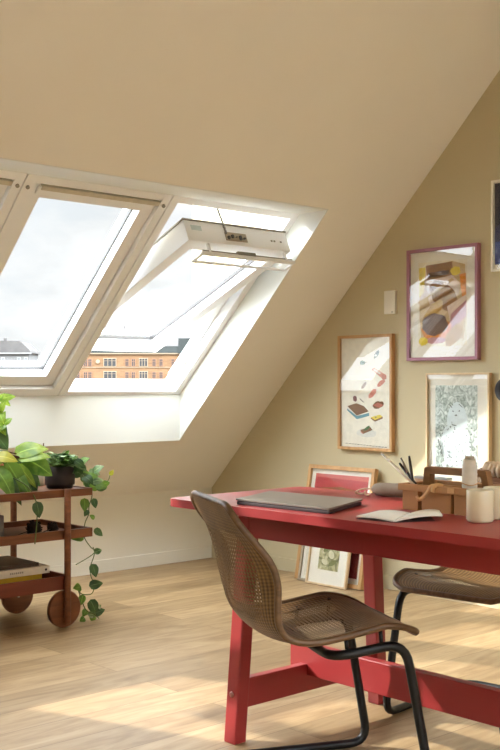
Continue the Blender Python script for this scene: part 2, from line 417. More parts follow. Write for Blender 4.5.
def make_window(i, y0, y1, label, closed=True):
    t = empty('window_%d' % i, label, 'window', (0,0,0), 0, None, 'structure')
    f = MB()
    n0, n1 = 0.0, 0.125
    wbox(f, 0, WL, y0, y0+FJ, n0, n1); wbox(f, 0, WL, y1-FJ, y1, n0, n1)
    wbox(f, 0, 0.055 if closed else 0.030, y0+FJ, y1-FJ, n0, n1 if closed else 0.10); wbox(f, WL-0.045, WL, y0+FJ, y1-FJ, n0, n1)
    # small inner steps
    wbox(f, 0.055, WL-0.045, y0+FJ, y0+FJ+0.008, 0.055, n1); wbox(f, 0.055, WL-0.045, y1-FJ-0.008, y1-FJ, 0.055, n1)
    fo = f.build('window_frame', M_['winwhite'], t); bevel(fo, 0.003)
    if closed:
        mid = 0.055+(WL-0.10)/2
        org = lambda s, y, n: W(mid+s, y, n+0.022)
        s_ = make_sash(t, y0+FJ+0.002, y1-FJ-0.002, (WL-0.106)/2, org)
        b = MB(); wbox(b, WL-0.075, WL-0.052, y0+0.09, y1-0.05, -0.004, 0.016, 0, 0.004); b.build('roller_blind', M_['blind'], t)
        k = MB()
        for yy in (y0+FJ*0.5, y1-FJ*0.5):
            c0 = W(WL-0.07, yy, 0); M = Matrix.Translation(c0) @ Matrix(((es.x,0,en.x),(0,1,0),(es.z,0,en.z))).to_4x4()
            k.lathe([(0.008,-0.008),(0.009,-0.004),(0.009,0.002)], (0,0,0), 12, 0, M)
        k.build('blind_bracket', M_['alu'], t)
    return t
make_window(2, -2.150, -1.372, 'white roof window, closed, in the middle of the row')
make_window(3, -2.955, -2.155, 'white roof window, closed, at the left edge of the photo')
def open_window(i, y0, y1, label, phi=23.5):
    cph, sph = math.cos(R(phi)), math.sin(R(phi))
    def osash(s, y, n): return Vector((0.748+s*cph-(n-0.055)*sph, y, 1.603+s*sph+(n-0.055)*cph))
    w1 = make_window(i, y0, y1, label, closed=False)
    SY0, SY1 = y0+0.082, y1-0.075
    sash = make_sash(w1, SY0, SY1, 0.622, osash, 0.068)
    for ya, yb in ((y0+0.042, SY0+0.003), (SY1-0.003, y1-0.042)):
        pv = MB(); c = osash(0, 0, 0.055); pv.tube([(c.x, ya, c.z), (c.x, yb, c.z)], 0.017, 12); pv.build('pivot_hinge', M_['alu'], w1)
    ven = [o for o in sash.children if o.name.startswith('ventilation_flap')][0]
    bpy.data.objects.remove(ven)
    v = MB(); va, vb = SY0+0.075, SY1+0.02
    def vflap(s, y, n): return osash(0.60+s, y, -0.012+n)
    wbox(v, -0.082, -0.068, va, vb, -0.050, -0.040, 0, 0.002, vflap)
    wbox(v, -0.075, 0.004, va, va+0.012, -0.050, -0.040, 0, 0.002, vflap); wbox(v, -0.075, 0.004, vb-0.012, vb, -0.050, -0.040, 0, 0.002, vflap)
    wbox(v, -0.075, 0.004, (va+vb)/2-0.004, (va+vb)/2+0.004, -0.050, -0.040, 0, 0.002, vflap)
    wbox(v, -0.006, 0.012, va, vb, -0.050, -0.034, 0, 0.002, vflap)
    for yy in (va+0.05, vb-0.06): wbox(v, -0.004, 0.010, yy, yy+0.01, -0.040, 0.016, 0, 0.0, vflap)
    v.build('ventilation_flap', M_['winwhite'], sash)
    g = MB(); wbox(g, -0.006, 0.006, va+0.012, vb-0.012, -0.034, -0.024, 0, 0, vflap); ym = (va+vb)/2-0.02
    wbox(g, -0.002, 0.014, ym-0.06, ym+0.06, -0.036, -0.016, 0, 0.003, vflap)
    tag(g.build('latch_bar', M_['alu'], sash), 'grey metal latch bar')
    yl = SY0+0.32
    g = MB(); wbox(g, 0.622, 0.626, yl-0.075, yl+0.065, 0.022, 0.068, 0, 0, osash)
    tag(g.build('lock_plate', M_['greyframe'], sash), 'grey lock plate')
    for k in range(5):
        g = MB(); yy = yl-0.066+0.026*k; wbox(g, 0.626, 0.636, yy, yy+0.012, 0.028+0.007*(k%3), 0.042+0.009*(k%2), 0, 0.001, osash); g.build('lock_bolt', M_['seal'], sash)
    for yy in (SY0+0.555, SY0+0.575, SY0+0.62): 
        g = MB(); wbox(g, 0.622, 0.625, yy, yy+0.010, 0.045, 0.053, 0, 0, osash); g.build('screw', M_['alu'], sash)
    g = MB(); wbox(g, 0.622, 0.6235, SY0+0.035, SY0+0.10, 0.058, 0.085, 0, 0, osash)
    g.build('type_plate', M_['paleblue'], sash)
    a = W(WL-0.03, yl-0.115, 0.03); b_ = osash(0.63, yl-0.07, 0.055)
    ch = MB(); n = 18
    for k in range(n):
        p = a.lerp(b_, k/n); q = a.lerp(b_, (k+1)/n); p.y += 0.002*(1 if k%2 else -1); q.y += 0.002*(-1 if k%2 else 1)
        ch.tube([p, q], 0.0052, 6)
    tag(ch.build('chain_opener', M_['chain'], w1), 'grey metal opener chain')
open_window(1, -1.367, -0.53, 'white roof window, tilted open, nearest the gable wall')
open_window(4, -3.75, -2.96, 'white roof window, tilted wide open, fourth from the gable wall', 4)
# unseen roof windows behind the viewer, added to bring in fill light
for i, (ya, yb) in enumerate(OY):
    t = empty('window_%d' % (5+i), 'unseen wide roof window added in the opposite slope for fill light', 'window', (0,0,0), 0, None, 'structure')
    f = MB()
    def OP(s, y, n): return Vector((RX-s-n*0.71*-1, y, 0.45+K*s+n*0.71))
    for (s0,s1,a1,b1) in ((0.5,0.58,ya,yb),(2.02,2.1,ya,yb),(0.58,2.02,ya,ya+0.07),(0.58,2.02,yb-0.07,yb),(0.58,2.02,(ya+yb)/2-0.05,(ya+yb)/2+0.05)):
        wbox(f, s0, s1, a1, b1, 0.0, 0.13, 0, 0, OP)
    f.build('window_frame', M_['winwhite'], t)
    p = MB(); wbox(p, 0.56, 2.04, ya+0.05, yb-0.05, 0.07, 0.08, 0, 0, OP); p.build('pane', M_['glass'], t)

# ------------------------------------------------------------------ table
TH, TT = 0.74, 0.026
TX0, TX1, TYF, TYB = 2.55, 4.75, -2.365, -1.745
tb = empty('trestle_table', 'long red lacquered trestle table with closed laptop on top', 'table', ((TX0+TX1)/2, (TYF+TYB)/2, 0))
tp = MB(); rc = 0.03
def rrect(x0, x1, y0, y1, r, n=5):
    pts = []
    for cx_, cy_, a0 in ((x1-r,y1-r,0),(x0+r,y1-r,90),(x0+r,y0+r,180),(x1-r,y0+r,270)):
        for k in range(n+1): a = R(a0+90*k/n); pts.append((cx_+r*math.cos(a), cy_+r*math.sin(a)))
    return pts
tbl = tb.location
def ob(parent):  # objects are authored in world space, then parented to a thing's base
    pass
def attach(o, parent):
    o.parent = parent; bpy.context.view_layer.update(); o.matrix_parent_inverse = parent.matrix_world.inverted(); return o
tp.prism(rrect(TX0, TX1, TYF, TYB, rc), 'z', TH-TT, TH, 0, None, 0.004)
bpy.context.view_layer.update()
attach(tp.build('tabletop', M_['red']), tb)
ap = MB()
ap.box((TX0+0.27, -2.285, 0.636), (TX1-0.27, -2.262, TH-TT)); ap.box((TX0+0.27, -1.79, 0.636), (TX1-0.27, -1.767, TH-TT))
ap.box((TX0+0.27, -2.262, 0.636), (TX0+0.292, -1.79, TH-TT)); ap.box((TX1-0.292, -2.262, 0.636), (TX1-0.27, -1.79, TH-TT))
attach(bevel(ap.build('apron', M_['red']), 0.002), tb)
for xs, sgn in ((2.838, -1), (TX1-0.28, 1)):
    xt = xs+sgn*0.0; xb = xs+sgn*0.005
    for (yt, yb) in ((-2.262, -2.318), (-1.715, -1.668)):
        lg = MB(); hw, hd = 0.026, 0.024; dx_ = 0.022 if (yb > -2 and sgn < 0) else 0.0
        v = []
        for z, x_, y_ in ((0, xb+dx_, yb), (TH-TT, xt+dx_, yt)):
            v += [lg.bm.verts.new((x_+dx*hw, y_+dy*hd, z)) for dx, dy in ((-1,-1),(1,-1),(1,1),(-1,1))]
        for q in [(0,3,2,1),(4,5,6,7),(0,1,5,4),(1,2,6,5),(2,3,7,6),(3,0,4,7)]: lg.bm.faces.new([v[i] for i in q])
        l = attach(bevel(lg.build('leg', M_['red']), 0.004), tb)
        if yb < -2:
            bo = MB(); zb = 0.15; yy = yb+(yt-yb)*zb/(TH-TT)-hd
            bo.lathe([(0.009,0),(0.009,0.003),(0.005,0.006)], (xb, yy, zb), 14, 0, Matrix.Rotation(R(90), 3, 'X'))
            tag(attach(bo.build('bolt', M_['bolt']), l), 'round metal bolt head')
    sb = MB(); sb.box((xs-0.016, -2.30, 0.105), (xs+0.016, -1.70, 0.195)); attach(bevel(sb.build('stretcher', M_['red']), 0.003), tb)
bm_ = MB(); bm_.box((2.775, -2.02, 0.158), (TX1-0.225, -1.985, 0.258)); attach(bevel(bm_.build('long_beam', M_['red']), 0.003), tb)

# ------------------------------------------------------------------ chairs
def make_chair():
    t = empty('wicker_chair', '', 'chair')
    prof = [(-0.326,0.800,0.150,0),(-0.323,0.791,0.182,0),(-0.315,0.762,0.205,0),(-0.304,0.71,0.219,0.6),(-0.291,0.645,0.227,1),(-0.278,0.585,0.230,1),(-0.259,0.527,0.232,1),(-0.232,0.474,0.234,0.3),(-0.193,0.436,0.236,0),
            (-0.142,0.419,0.238,0.3),(-0.085,0.418,0.238,0.5),(-0.02,0.426,0.236,0.62),(0.045,0.437,0.234,0.62),(0.105,0.447,0.230,0.4),(0.155,0.451,0.224,0),(0.195,0.445,0.205,0),(0.215,0.433,0.165,0)]
    # refine along the profile
    P = spline([(a,b,c) for a,b,c,d in prof], 4); O = []
    for i in range(len(prof)-1):
        for k in range(4): O.append(prof[i][3]+(prof[i+1][3]-prof[i][3])*k/4)
    O.append(0)
    N = len(P); J = 20; sh = MB(); rows = []; lay = sh.bm.verts.layers.float.new('open')
    for i in range(N):
        f, z, hw = P[i]
        tg = (P[min(i+1,N-1)]-P[max(i-1,0)]); nf, nz_ = -tg.y, tg.x  # profile normal (towards sitter)
        ln = math.hypot(tg.x, tg.y); nf, nz_ = -tg.y/ln, tg.x/ln
        row = []
        for j in range(J+1):
            q = -1+2*j/J
            back = max(0, min(1, (z-0.45)/0.2))
            sm_ = lambda x: (lambda t: t*t*(3-2*t))(max(0.0, min(1.0, x)))
            bk = sm_((z-0.43)/0.16) if f < -0.1 else 0.0
            bul = (0.074*bk*sm_((0.795-z)/0.19)+0.026*(1-bk))*(abs(q)**2.2)
            if f > 0.1: bul *= max(0, 1-(f-0.1)/0.10)
            vv = sh.bm.verts.new((q*hw, f+nf*-bul*-1, z+nz_*bul))
            row.append(vv); vv[lay] = O[i]*(1 if abs(q) < 0.7 else max(0, 1-(abs(q)-0.7)/0.16))
        rows.append(row)
    for i in range(N-1):
        for j in range(J):
            fc = sh.bm.faces.new([rows[i][j], rows[i][j+1], rows[i+1][j+1], rows[i+1][j]]); fc.smooth = True
            for l, (ii, jj) in zip(fc.loops, ((i,j),(i,j+1),(i+1,j+1),(i+1,j))): l[sh.uv].uv = (jj/J, ii/(N-1))
    rim = [rows[0][j].co.copy() for j in range(J+1)]+[rows[i][J].co.copy() for i in range(1,N)]+[rows[N-1][j].co.copy() for j in range(J-1,-1,-1)]+[rows[i][0].co.copy() for i in range(N-2,0,-1)]
    shell = sh.build('woven_seat_shell', M_['weave'], t, doubles=False)
    so = shell.modifiers.new('Solidify', 'SOLIDIFY'); so.thickness = 0.007; so.offset = 0
    r = MB(); r.tube(rim, 0.0095, 8, 0, closed=True); r.build('rim', M_['cane'], shell)
    # steel cantilever frame: rear cross tube, rails, front legs, floor runners, rear floor bar
    def fil(pts, rad, n=6):
        o_ = [Vector(pts[0])]
        for a, b, c in zip(pts, pts[1:], pts[2:]):
            a, b, c = Vector(a), Vector(b), Vector(c)
            d1 = (a-b).normalized(); d2 = (c-b).normalized()
            k = min(rad, (a-b).length*0.49, (c-b).length*0.49); A = b+d1*k; C = b+d2*k
            for i in range(n+1):
                u = i/n; o_.append(A*(1-u)**2+b*2*u*(1-u)+C*u*u)
        o_.append(Vector(pts[-1])); return o_
    hw = 0.205; zr = 0.404; rt_ = 0.0130
    path = [(0,-0.045,zr-0.012),(hw,-0.045,zr-0.012),(hw,0.165,zr+0.014),(hw+0.012,0.240,rt_),(hw+0.012,-0.29,rt_),(0,-0.29,rt_)]
    full_ = fil(path, 0.062)
    mirror = [Vector((-p.x, p.y, p.z)) for p in full_[::-1]]
    m = MB(); loop = full_[:-1]+mirror[:-1]
    # remove coincident points
    L2 = [loop[0]]
    for p in loop[1:]:
        if (p-L2[-1]).length > 1e-4: L2.append(p)
    m.tube(L2, rt_, 10, 0, closed=True)
    fr = m.build('steel_frame', M_['black'], t)
    for sx in (-1, 1):
        for yy in (-0.0, 0.10):
            c = MB(); c.tube([(sx*hw*0.97, yy, zr), (sx*hw*0.90, yy, 0.448+0.02*(yy > 0.05))], 0.006, 8); c.build('seat_spacer', M_['black'], fr)
    return t
ch1 = make_chair()
ch1.location = (3.232, -2.350, 0); ch1.rotation_euler = (0,0,R(-25))
tag(ch1, 'brown wicker shell chair seen from behind, in front of the red table', 'chair', 'wicker chairs at the table')
ch2 = copy_tree(ch1); ch2.location = (3.178, -1.525, 0); ch2.rotation_euler = (0,0,R(180+6))
tag(ch2, 'brown wicker shell chair on the far side of the red table', 'chair', 'wicker chairs at the table')

# ------------------------------------------------------------------ things on the table
Z = TH
lp = empty('laptop', 'closed grey laptop lying on the red table', 'laptop', (2.99, -2.20, Z))
c4 = [(2.845,-2.325),(3.225,-2.305),(3.120,-2.045),(2.735,-2.075)]
def quadslab(c, z0, z1, bev=0.003): m = MB(); m.prism(c, 'z', z0, z1, 0, None, bev); return m
ctr = Vector((sum(p[0] for p in c4)/4, sum(p[1] for p in c4)/4))
sh_ = [((p[0]-ctr.x)*0.985+ctr.x, (p[1]-ctr.y)*0.985+ctr.y) for p in c4]
bpy.context.view_layer.update()
attach(quadslab(sh_, Z+0.0005, Z+0.0105).build('laptop_base', M_['laptopdark']), lp)
attach(quadslab(c4, Z+0.012, Z+0.0185).build('laptop_lid', M_['laptop']), lp)
attach(quadslab([((p[0]-ctr.x)*0.9+ctr.x, (p[1]-ctr.y)*0.9+ctr.y) for p in c4], Z+0.0104, Z+0.0122, 0).build('hinge', M_['laptopdark']), lp)

# open notebook
nb = empty('notebook', 'open notebook with blank cream pages at the table front edge', 'notebook', (3.40, -2.2, Z))
def page(A, Bq, C, D, lift, name):
    m = MB(); A, Bq, C, D = map(Vector, (A, Bq, C, D)); n = 8; top = []
    for i in range(n+1):
        t = i/n; h = lift*math.sin(math.pi*min(1, t*0.75))
        p = A.lerp(D, t); q = Bq.lerp(C, t); p = p+Vector((0,0,h)); q = q+Vector((0,0,h)); top.append((m.bm.verts.new(p), m.bm.verts.new(q), m.bm.verts.new(p-Vector((0,0,0.004))), m.bm.verts.new(q-Vector((0,0,0.004)))))
    for a, b in zip(top, top[1:]):
        for ids in ((0,1,1,0),): 
            f = m.bm.faces.new([a[0], b[0], b[1], a[1]]); f.smooth = True
            f = m.bm.faces.new([a[2], a[3], b[3], b[2]]); f.smooth = True
            m.bm.faces.new([a[0], a[2], b[2], b[0]]); m.bm.faces.new([a[1], b[1], b[3], a[3]])
    m.bm.faces.new([top[0][0], top[0][1], top[0][3], top[0][2]]); m.bm.faces.new([top[-1][0], top[-1][2], top[-1][3], top[-1][1]])
    return m.build(name, M_['cream'])
z0 = Z+0.0045
bpy.context.view_layer.update()
SA, SB = (3.462,-2.305,z0), (3.372,-2.125,z0)
attach(page(SA, SB, (3.300,-2.175,z0), (3.345,-2.325,z0), 0.006, 'page'), nb)
attach(page((3.464,-2.303,z0), (3.374,-2.123,z0), (3.468,-2.115,z0+0.008), (3.545,-2.20,z0+0.008), 0.009, 'page'), nb)
attach(quadslab([(3.345,-2.327),(3.470,-2.308),(3.520,-2.20),(3.45,-2.13),(3.37,-2.12),(3.298,-2.173)], Z, Z+0.0008, 0).build('cover', M_['laptopdark']), nb)

# tool caddy
cd = empty('tool_caddy', 'tan tool caddy with wooden handle on the red table', 'caddy', (3.40, -1.96, Z))
bpy.context.view_layer.update()
cx0, cx1, cyf, cyb, ch_ = 3.278, 3.545, -2.045, -1.885, 0.078
b = MB()
for xa, xb in ((cx0, cx0+0.058), (cx0+0.072, cx0+0.176), (cx0+0.188, cx1)):
    for ya, yb in ((cyf, cyf+0.074), (cyb-0.074, cyb)):
        w_ = 0.003
        b.box((xa,ya,Z+0.0005),(xb,yb,Z+0.005)); b.box((xa,ya,Z+0.005),(xb,ya+w_,Z+ch_-0.012)); b.box((xa,yb-w_,Z+0.005),(xb,yb,Z+ch_-0.012)); b.box((xa,ya+w_,Z+0.005),(xa+w_,yb-w_,Z+ch_-0.012)); b.box((xb-w_,ya+w_,Z+0.005),(xb,yb-w_,Z+ch_-0.012))
attach(b.build('bin', M_['caddy']), cd)
r = MB(); o_ = 0.010
r.box((cx0-o_, cyf-o_, Z+ch_-0.02), (cx1+o_, cyf+0.004, Z+ch_), 0, None, 0.002); r.box((cx0-o_, cyb-0.004, Z+ch_-0.02), (cx1+o_, cyb+o_, Z+ch_), 0, None, 0.002)
r.box((cx0-o_, cyf, Z+ch_-0.02), (cx0+0.004, cyb, Z+ch_), 0, None, 0.002); r.box((cx1-0.004, cyf, Z+ch_-0.02), (cx1+o_, cyb, Z+ch_), 0, None, 0.002)
r.box((cx0, -1.972, Z+ch_-0.02), (cx1, -1.958, Z+ch_-0.004))
attach(r.build('rim', M_['caddy']), cd)
h = MB()
h.prism([(3.298, Z+ch_-0.012), (3.326, Z+ch_-0.012), (3.324, Z+0.108), (3.512, Z+0.108), (3.514, Z+ch_-0.012), (3.540, Z+ch_-0.012), (3.528, Z+0.122), (3.520, Z+0.126), (3.312, Z+0.126), (3.304, Z+0.122)], 'y', -1.977, -1.953, 0, None, 0.003)
tag(attach(h.build('handle', M_['caddyhandle']), cd), 'brown wooden handle')

# pencils
def pencil(name, a, b, r, body, tipm, label, cat, group=None, tiplen=0.1):
    a = Vector(a); b = Vector(b); t = empty(name, label, cat, tuple(a), 0, group); bpy.context.view_layer.update()
    m = MB(); q = a.lerp(b, 1-tiplen); m.tube([a, q], r, 8); bo = attach(m.build('barrel', body), t)
    m = MB(); m.tube([q, q.lerp(b, 0.4), b], r*0.96, 8, 0, True, False, [1, 0.9, 0.75]); attach(m.build('tip', tipm), t)
zb = Z+0.006
pencil('paintbrush', (3.330,-2.020,Z+0.052), (3.166,-2.012,0.900), 0.0042, M_['pencilwhite'], M_['paper'], 'long white paintbrush leaning left out of the tan caddy', 'paintbrush', None, 0.22)
pencil('pencil', (3.327,-1.990,Z+0.03), (3.228,-2.0,0.872), 0.0045, M_['pencilblack'], M_['pencilblack'], 'short dark pencil in the tan caddy, beside the white paintbrush', 'pencil', 'dark pencils in the caddy')
pencil('pencil', (3.327,-2.006,zb), (3.234,-2.0,0.888), 0.0045, M_['pencilblack'], M_['steel'], 'dark pencil with steel end, middle of the three dark pencils', 'pencil', 'dark pencils in the caddy', 0.3)
pencil('pencil', (3.302,-2.012,zb), (3.266,-2.0,0.896), 0.0045, M_['pencilblack'], M_['pencilblack'], 'nearly upright dark pencil, rightmost of the pencils in the tan caddy', 'pencil', 'dark pencils in the caddy')

# twine spool standing in the caddy
sp = empty('twine_spool', 'white spool of twine standing upright in the tan caddy', 'spool', (3.492, -2.006, Z+0.006)); bpy.context.view_layer.update()
m = MB(); pr = [(0.019, Z+0.006), (0.0212, Z+0.012)]
for k in range(24): pr.append((0.0212+0.0010*(k%2)-0.004*max(0,(k-17)/6)**2, Z+0.02+k*0.0056))
pr += [(0.017, Z+0.158)]
m.lathe(pr, (3.492,-2.006,0), 20); tw = attach(m.build('twine', M_['twine']), sp)
m = MB(); m.lathe([(0.013, Z+0.157),(0.013, Z+0.166),(0.008, Z+0.166),(0.007, Z+0.160)], (3.492,-2.006,0), 18); attach(m.build('core', M_['greyframe']), sp)
m = MB(); cs = [(3.492+0.0235*math.cos(a), -2.006+0.0235*math.sin(a), Z+0.088+0.003*math.sin(2*a)) for a in [2*math.pi*k/20 for k in range(20)]]
m.tube(cs, 0.0014, 6, 0, closed=True); attach(m.build('cord', M_['ribbon']), sp)

# ribbons draped over the rim
def ribbon(label, ctrl, w, group):
    m = MB(); P = spline(ctrl, 6); prev = None
    for i, p in enumerate(P):
        tdir = (P[min(i+1,len(P)-1)]-P[max(i-1,0)]).normalized(); s = tdir.cross(Vector((0,-1,0))).normalized()*w/2
        a = m.bm.verts.new(p+s); b = m.bm.verts.new(p-s)
        if prev: f = m.bm.faces.new([prev[0], a, b, prev[1]]); f.smooth = True
        prev = (a, b)
    o = m.build('ribbon', M_['ribbon'], doubles=False); so = o.modifiers.new('Solidify', 'SOLIDIFY'); so.thickness = 0.0012
    tag(o, label, 'ribbon', group)
yf = cyf-o_-0.0022
ribbon('curling tan ribbon hanging down the front of the caddy', [(3.398,yf+0.008,Z+ch_+0.002),(3.392,yf-0.003,Z+ch_-0.004),(3.380,yf-0.003,Z+0.056),(3.362,yf-0.004,Z+0.040),(3.352,yf-0.005,Z+0.036),(3.345,yf-0.006,Z+0.046)], 0.012, 'ribbons over the caddy rim')
ribbon('short tan ribbon curl on the caddy rim under the handle', [(3.400,yf-0.002,Z+0.060),(3.405,yf-0.004,Z+ch_-0.002),(3.415,yf+0.004,Z+ch_+0.003),(3.432,yf+0.006,Z+ch_+0.002)], 0.013, 'ribbons over the caddy rim')
m = MB(); m.box((3.452, yf-0.0005, Z+ch_-0.016), (3.475, yf+0.0018, Z+ch_-0.002)); tag(m.build('paper_tag', M_['ribbon']), 'small tan paper tag on the caddy rim', 'tag')

# pouch with cord loop
pc = empty('felt_pouch', 'soft grey felt pouch with a cord loop by the caddy', 'pouch', (2.99,-1.79,Z)); bpy.context.view_layer.update()
m = MB(); A = Vector((2.948,-1.80,Z+0.0215)); Bv = Vector((3.10,-1.79,Z+0.026)); n = 14
pts = [A.lerp(Bv, k/n) for k in range(n+1)]; tp_ = [0.45,0.80,0.93]+[0.97+0.03*math.sin(k) for k in range(n-5)]+[0.95,0.85,0.5]
m.tube(pts, 0.023, 16, 0, True, False, tp_[:n+1]); body = attach(m.build('body', M_['pouch']), pc)
m = MB(); m.tube(spline([(2.952,-1.815,Z+0.024),(2.93,-1.83,Z+0.022),(2.902,-1.835,Z+0.012),(2.896,-1.82,Z+0.004),(2.912,-1.81,Z+0.004),(2.94,-1.83,Z+0.015),(2.94,-1.832,Z+0.006),(2.955,-1.83,Z+0.003)],6), 0.0028, 8)
tag(attach(m.build('cord_loop', M_['rope1']), pc), 'pale cord loop')

# mugs
def mug(loc, label, ang):
    t = empty('mug', label, 'mug', loc, ang, 'cream mugs at the right edge of the table')
    m = MB(); r_ = 0.037; m.lathe([(0.030,0),(0.034,0.002),(r_,0.008),(r_,0.085),(r_-0.0015,0.0875),(r_-0.004,0.086),(r_-0.005,0.08),(r_-0.005,0.012),(0.02,0.008)], (0,0,0), 36)
    m.build('body', M_['mug'], t)
    m = MB(); m.tube(spline([(r_-0.002,0,0.070),(r_+0.018,0,0.070),(r_+0.024,0,0.050),(r_+0.016,0,0.028),(r_-0.002,0,0.022)],6), 0.0048, 10); m.build('handle', M_['mug'], t)
mug((3.613,-2.124,Z), 'cream ceramic mug, left of two, in front of the caddy', R(152))
mug((3.600,-2.028,Z), 'cream ceramic mug cut by the right edge of the photo', R(40))

# basket behind the caddy
bk = empty('woven_basket', 'striped woven basket lying behind the tan caddy', 'basket', (3.6,-1.83,Z)); bpy.context.view_layer.update()
m = MB(); n = 56
Mb = Matrix.Translation((3.60,-1.83,Z))
for k in range(7):
    z = Z+0.010+k*0.016; rr = 0.175+0.02*math.sin(k/6*math.pi)*0.6
    m.tube([(3.60+rr*math.cos(2*math.pi*i/n), -1.800+rr*0.36*math.sin(2*math.pi*i/n), z) for i in range(n)], 0.0095, 8, 0, closed=True)
attach(m.build('coils', M_['rope2']), bk)
m = MB()
for i in range(46):
    a = 2*math.pi*i/46; rr = 0.188
    m.tube([(3.60+0.19*math.cos(a), -1.800+0.19*0.36*math.sin(a), Z+0.098), (3.60+0.196*math.cos(a), -1.800+0.199*0.36*math.sin(a), Z+0.118), (3.60+0.186*math.cos(a), -1.800+0.186*0.36*math.sin(a), Z+0.134)], 0.0085, 6)
tag(attach(m.build('rope_rim', M_['rope1']), bk), 'pale stitched rope rim')
m = MB(); m.lathe([(0.17, Z+0.002),(0.17, Z+0.008)], (0,0,0), 40, 0, Matrix.Identity(3), 1, 0.36)
o = m.build('base', M_['rope2']); o.location = (3.60,-1.800,0); attach(o, bk)
# pale box behind the pencils
m = MB(); m.box((3.105,-1.775,Z+0.0005),(3.235,-1.752,Z+0.066),0,None,0.002); tag(m.build('storage_box', M_['oakpale']), 'narrow beige box with pale blue lid behind the pencils', 'box')
o = bpy.context.scene.objects['storage_box']; m = MB(); m.box((3.103,-1.777,Z+0.066),(3.237,-1.750,Z+0.074),0,None,0.001); tag(m.build('lid', M_['paleblue'], o), 'pale blue lid')

# ------------------------------------------------------------------ pictures
def poly_print(x0, x1, z0, z1, shapes, mats, y, mi0=0):
    """a print sheet (plane y) with flat shapes printed on it; shapes use 0..1 coords, y down"""
    m = MB(); m.box((x0, y-0.0008, z0), (x1, y, z1), mi0)
    k = 0
    for mi, pts in shapes:
        k += 1; yy = y-0.0008-0.00006*k
        m.face([(x0+(x1-x0)*u, yy, z1-(z1-z0)*v) for u, v in pts], mi)
    return m
def ell(cx_, cy_, rx, ry, rot=0, n=18, wob=0.0, seed=1):
    r_ = random.Random(seed); o_ = []
    for k in range(n):
        a = 2*math.pi*k/n; w_ = 1+wob*(r_.random()-0.5)
        x = rx*math.cos(a)*w_; y = ry*math.sin(a)*w_
        o_.append((cx_+x*math.cos(rot)-y*math.sin(rot), cy_+x*math.sin(rot)+y*math.cos(rot)))
    return o_
def frame(name, label, x0, x1, z0, z1, fw, depth, fm, matw, printfn, group='pictures on the gable wall', glass=True, lean=None):
    """a framed picture; lean=(y_bottom, y_top) leans it on the wall, else it hangs flat on it"""
    t = empty(name, label, 'picture', ((x0+x1)/2, 0, z0), 0, group); bpy.context.view_layer.update()
    d = depth; mk = []
    m = MB()
    m.box((x0,-d,z0),(x0+fw,-0.0005,z1),0,None,0.0015); m.box((x1-fw,-d,z0),(x1,-0.0005,z1),0,None,0.0015)
    m.box((x0+fw,-d,z0),(x1-fw,-0.0005,z0+fw),0,None,0.0015); m.box((x0+fw,-d,z1-fw),(x1-fw,-0.0005,z1),0,None,0.0015)
    mk.append(attach(m.build('frame', fm), t))
    m = MB(); m.box((x0+fw*0.5,-d*0.45,z0+fw*0.5),(x1-fw*0.5,-0.001,z1-fw*0.5)); mk.append(attach(m.build('mount', M_['paper']), t))
    a0, a1, b0, b1 = x0+fw+matw[0], x1-fw-matw[1], z0+fw+matw[2], z1-fw-matw[3]
    sh, ms = printfn()
    mk.append(attach(poly_print(a0, a1, b0, b1, sh, ms, -d*0.45-0.0002).build('print', ms), t))
    if glass:
        m = MB(); m.box((x0+fw*0.9,-d*0.8-0.002,z0+fw*0.9),(x1-fw*0.9,-d*0.8,z1-fw*0.9)); mk.append(attach(m.build('glass', M_['picglass']), t))
    return t
def pm(c, name='print_colour'): return mat(name, c, 0.8, 0.06, 40, spec=0.15)
def food():
    ms = [pm((240,234,220)), pm((70,104,60)), pm((40,60,48)), pm((214,140,122)), pm((196,118,100)), pm((132,94,64)), pm((92,146,160)), pm((222,200,72)), pm((128,84,86)), pm((168,150,138)), pm((224,222,214)), pm((120,110,100))]
    N = lambda x, y: ((x-58)/297, (y-48)/620)
    Q = lambda *p: [N(*a) for a in p]
    E = lambda x, y, rx, ry, rot=0, s=1: ell((x-58)/297, (y-48)/620, rx/297, ry/620, rot, 16, 0.25, s)
    sh = [(1, E(186,185,17,13)), (11, Q((200,183),(214,178),(214,183),(201,188))), (2, E(273,140,20,16,-.5,3)), (10, E(268,146,9,7)),
          (3, Q((242,225),(258,216),(325,255),(310,280))), (4, E(318,268,15,17)), (10, Q((250,226),(262,222),(300,246),(292,254))),
          (9, E(195,317,17,12,-.5,5)), (4, E(300,304,24,15,-.3,6)), (3, E(248,363,28,19,-.4,7)), (4, E(244,366,12,9,0,8)), (8, E(140,394,13,17,.2,9)),
          (11, Q((168,394),(172,392),(196,412),(193,416))), (10, Q((90,440),(92,456),(150,500),(150,478))), (6, Q((90,452),(90,462),(152,513),(228,492),(228,474),(152,494))),
          (5, Q((92,438),(148,420),(196,436),(226,466),(152,492))), (5, E(283,428,34,20,-.1,10)), (4, Q((250,430),(280,415),(318,428),(290,445))), (5, Q((238,500),(240,508),(264,524),(311,505),(311,494))), (7, Q((238,500),(294,482),(311,494),(264,515))), (11, Q((262,498),(270,495),(276,499),(268,503))),
          (10, E(212,592,60,26,0,12)), (5, Q((174,574),(236,556),(250,572),(190,598))), (1, E(214,564,20,9,-.3,13)), (4, Q((176,580),(192,592),(192,598),(176,586)))]
    for k in range(14): sh.append((11, Q((82+18.5*k,654+0.9*k),(96+18.5*k,654+0.9*k),(96+18.5*k,657+0.9*k),(82+18.5*k,657+0.9*k))))
    return sh, ms
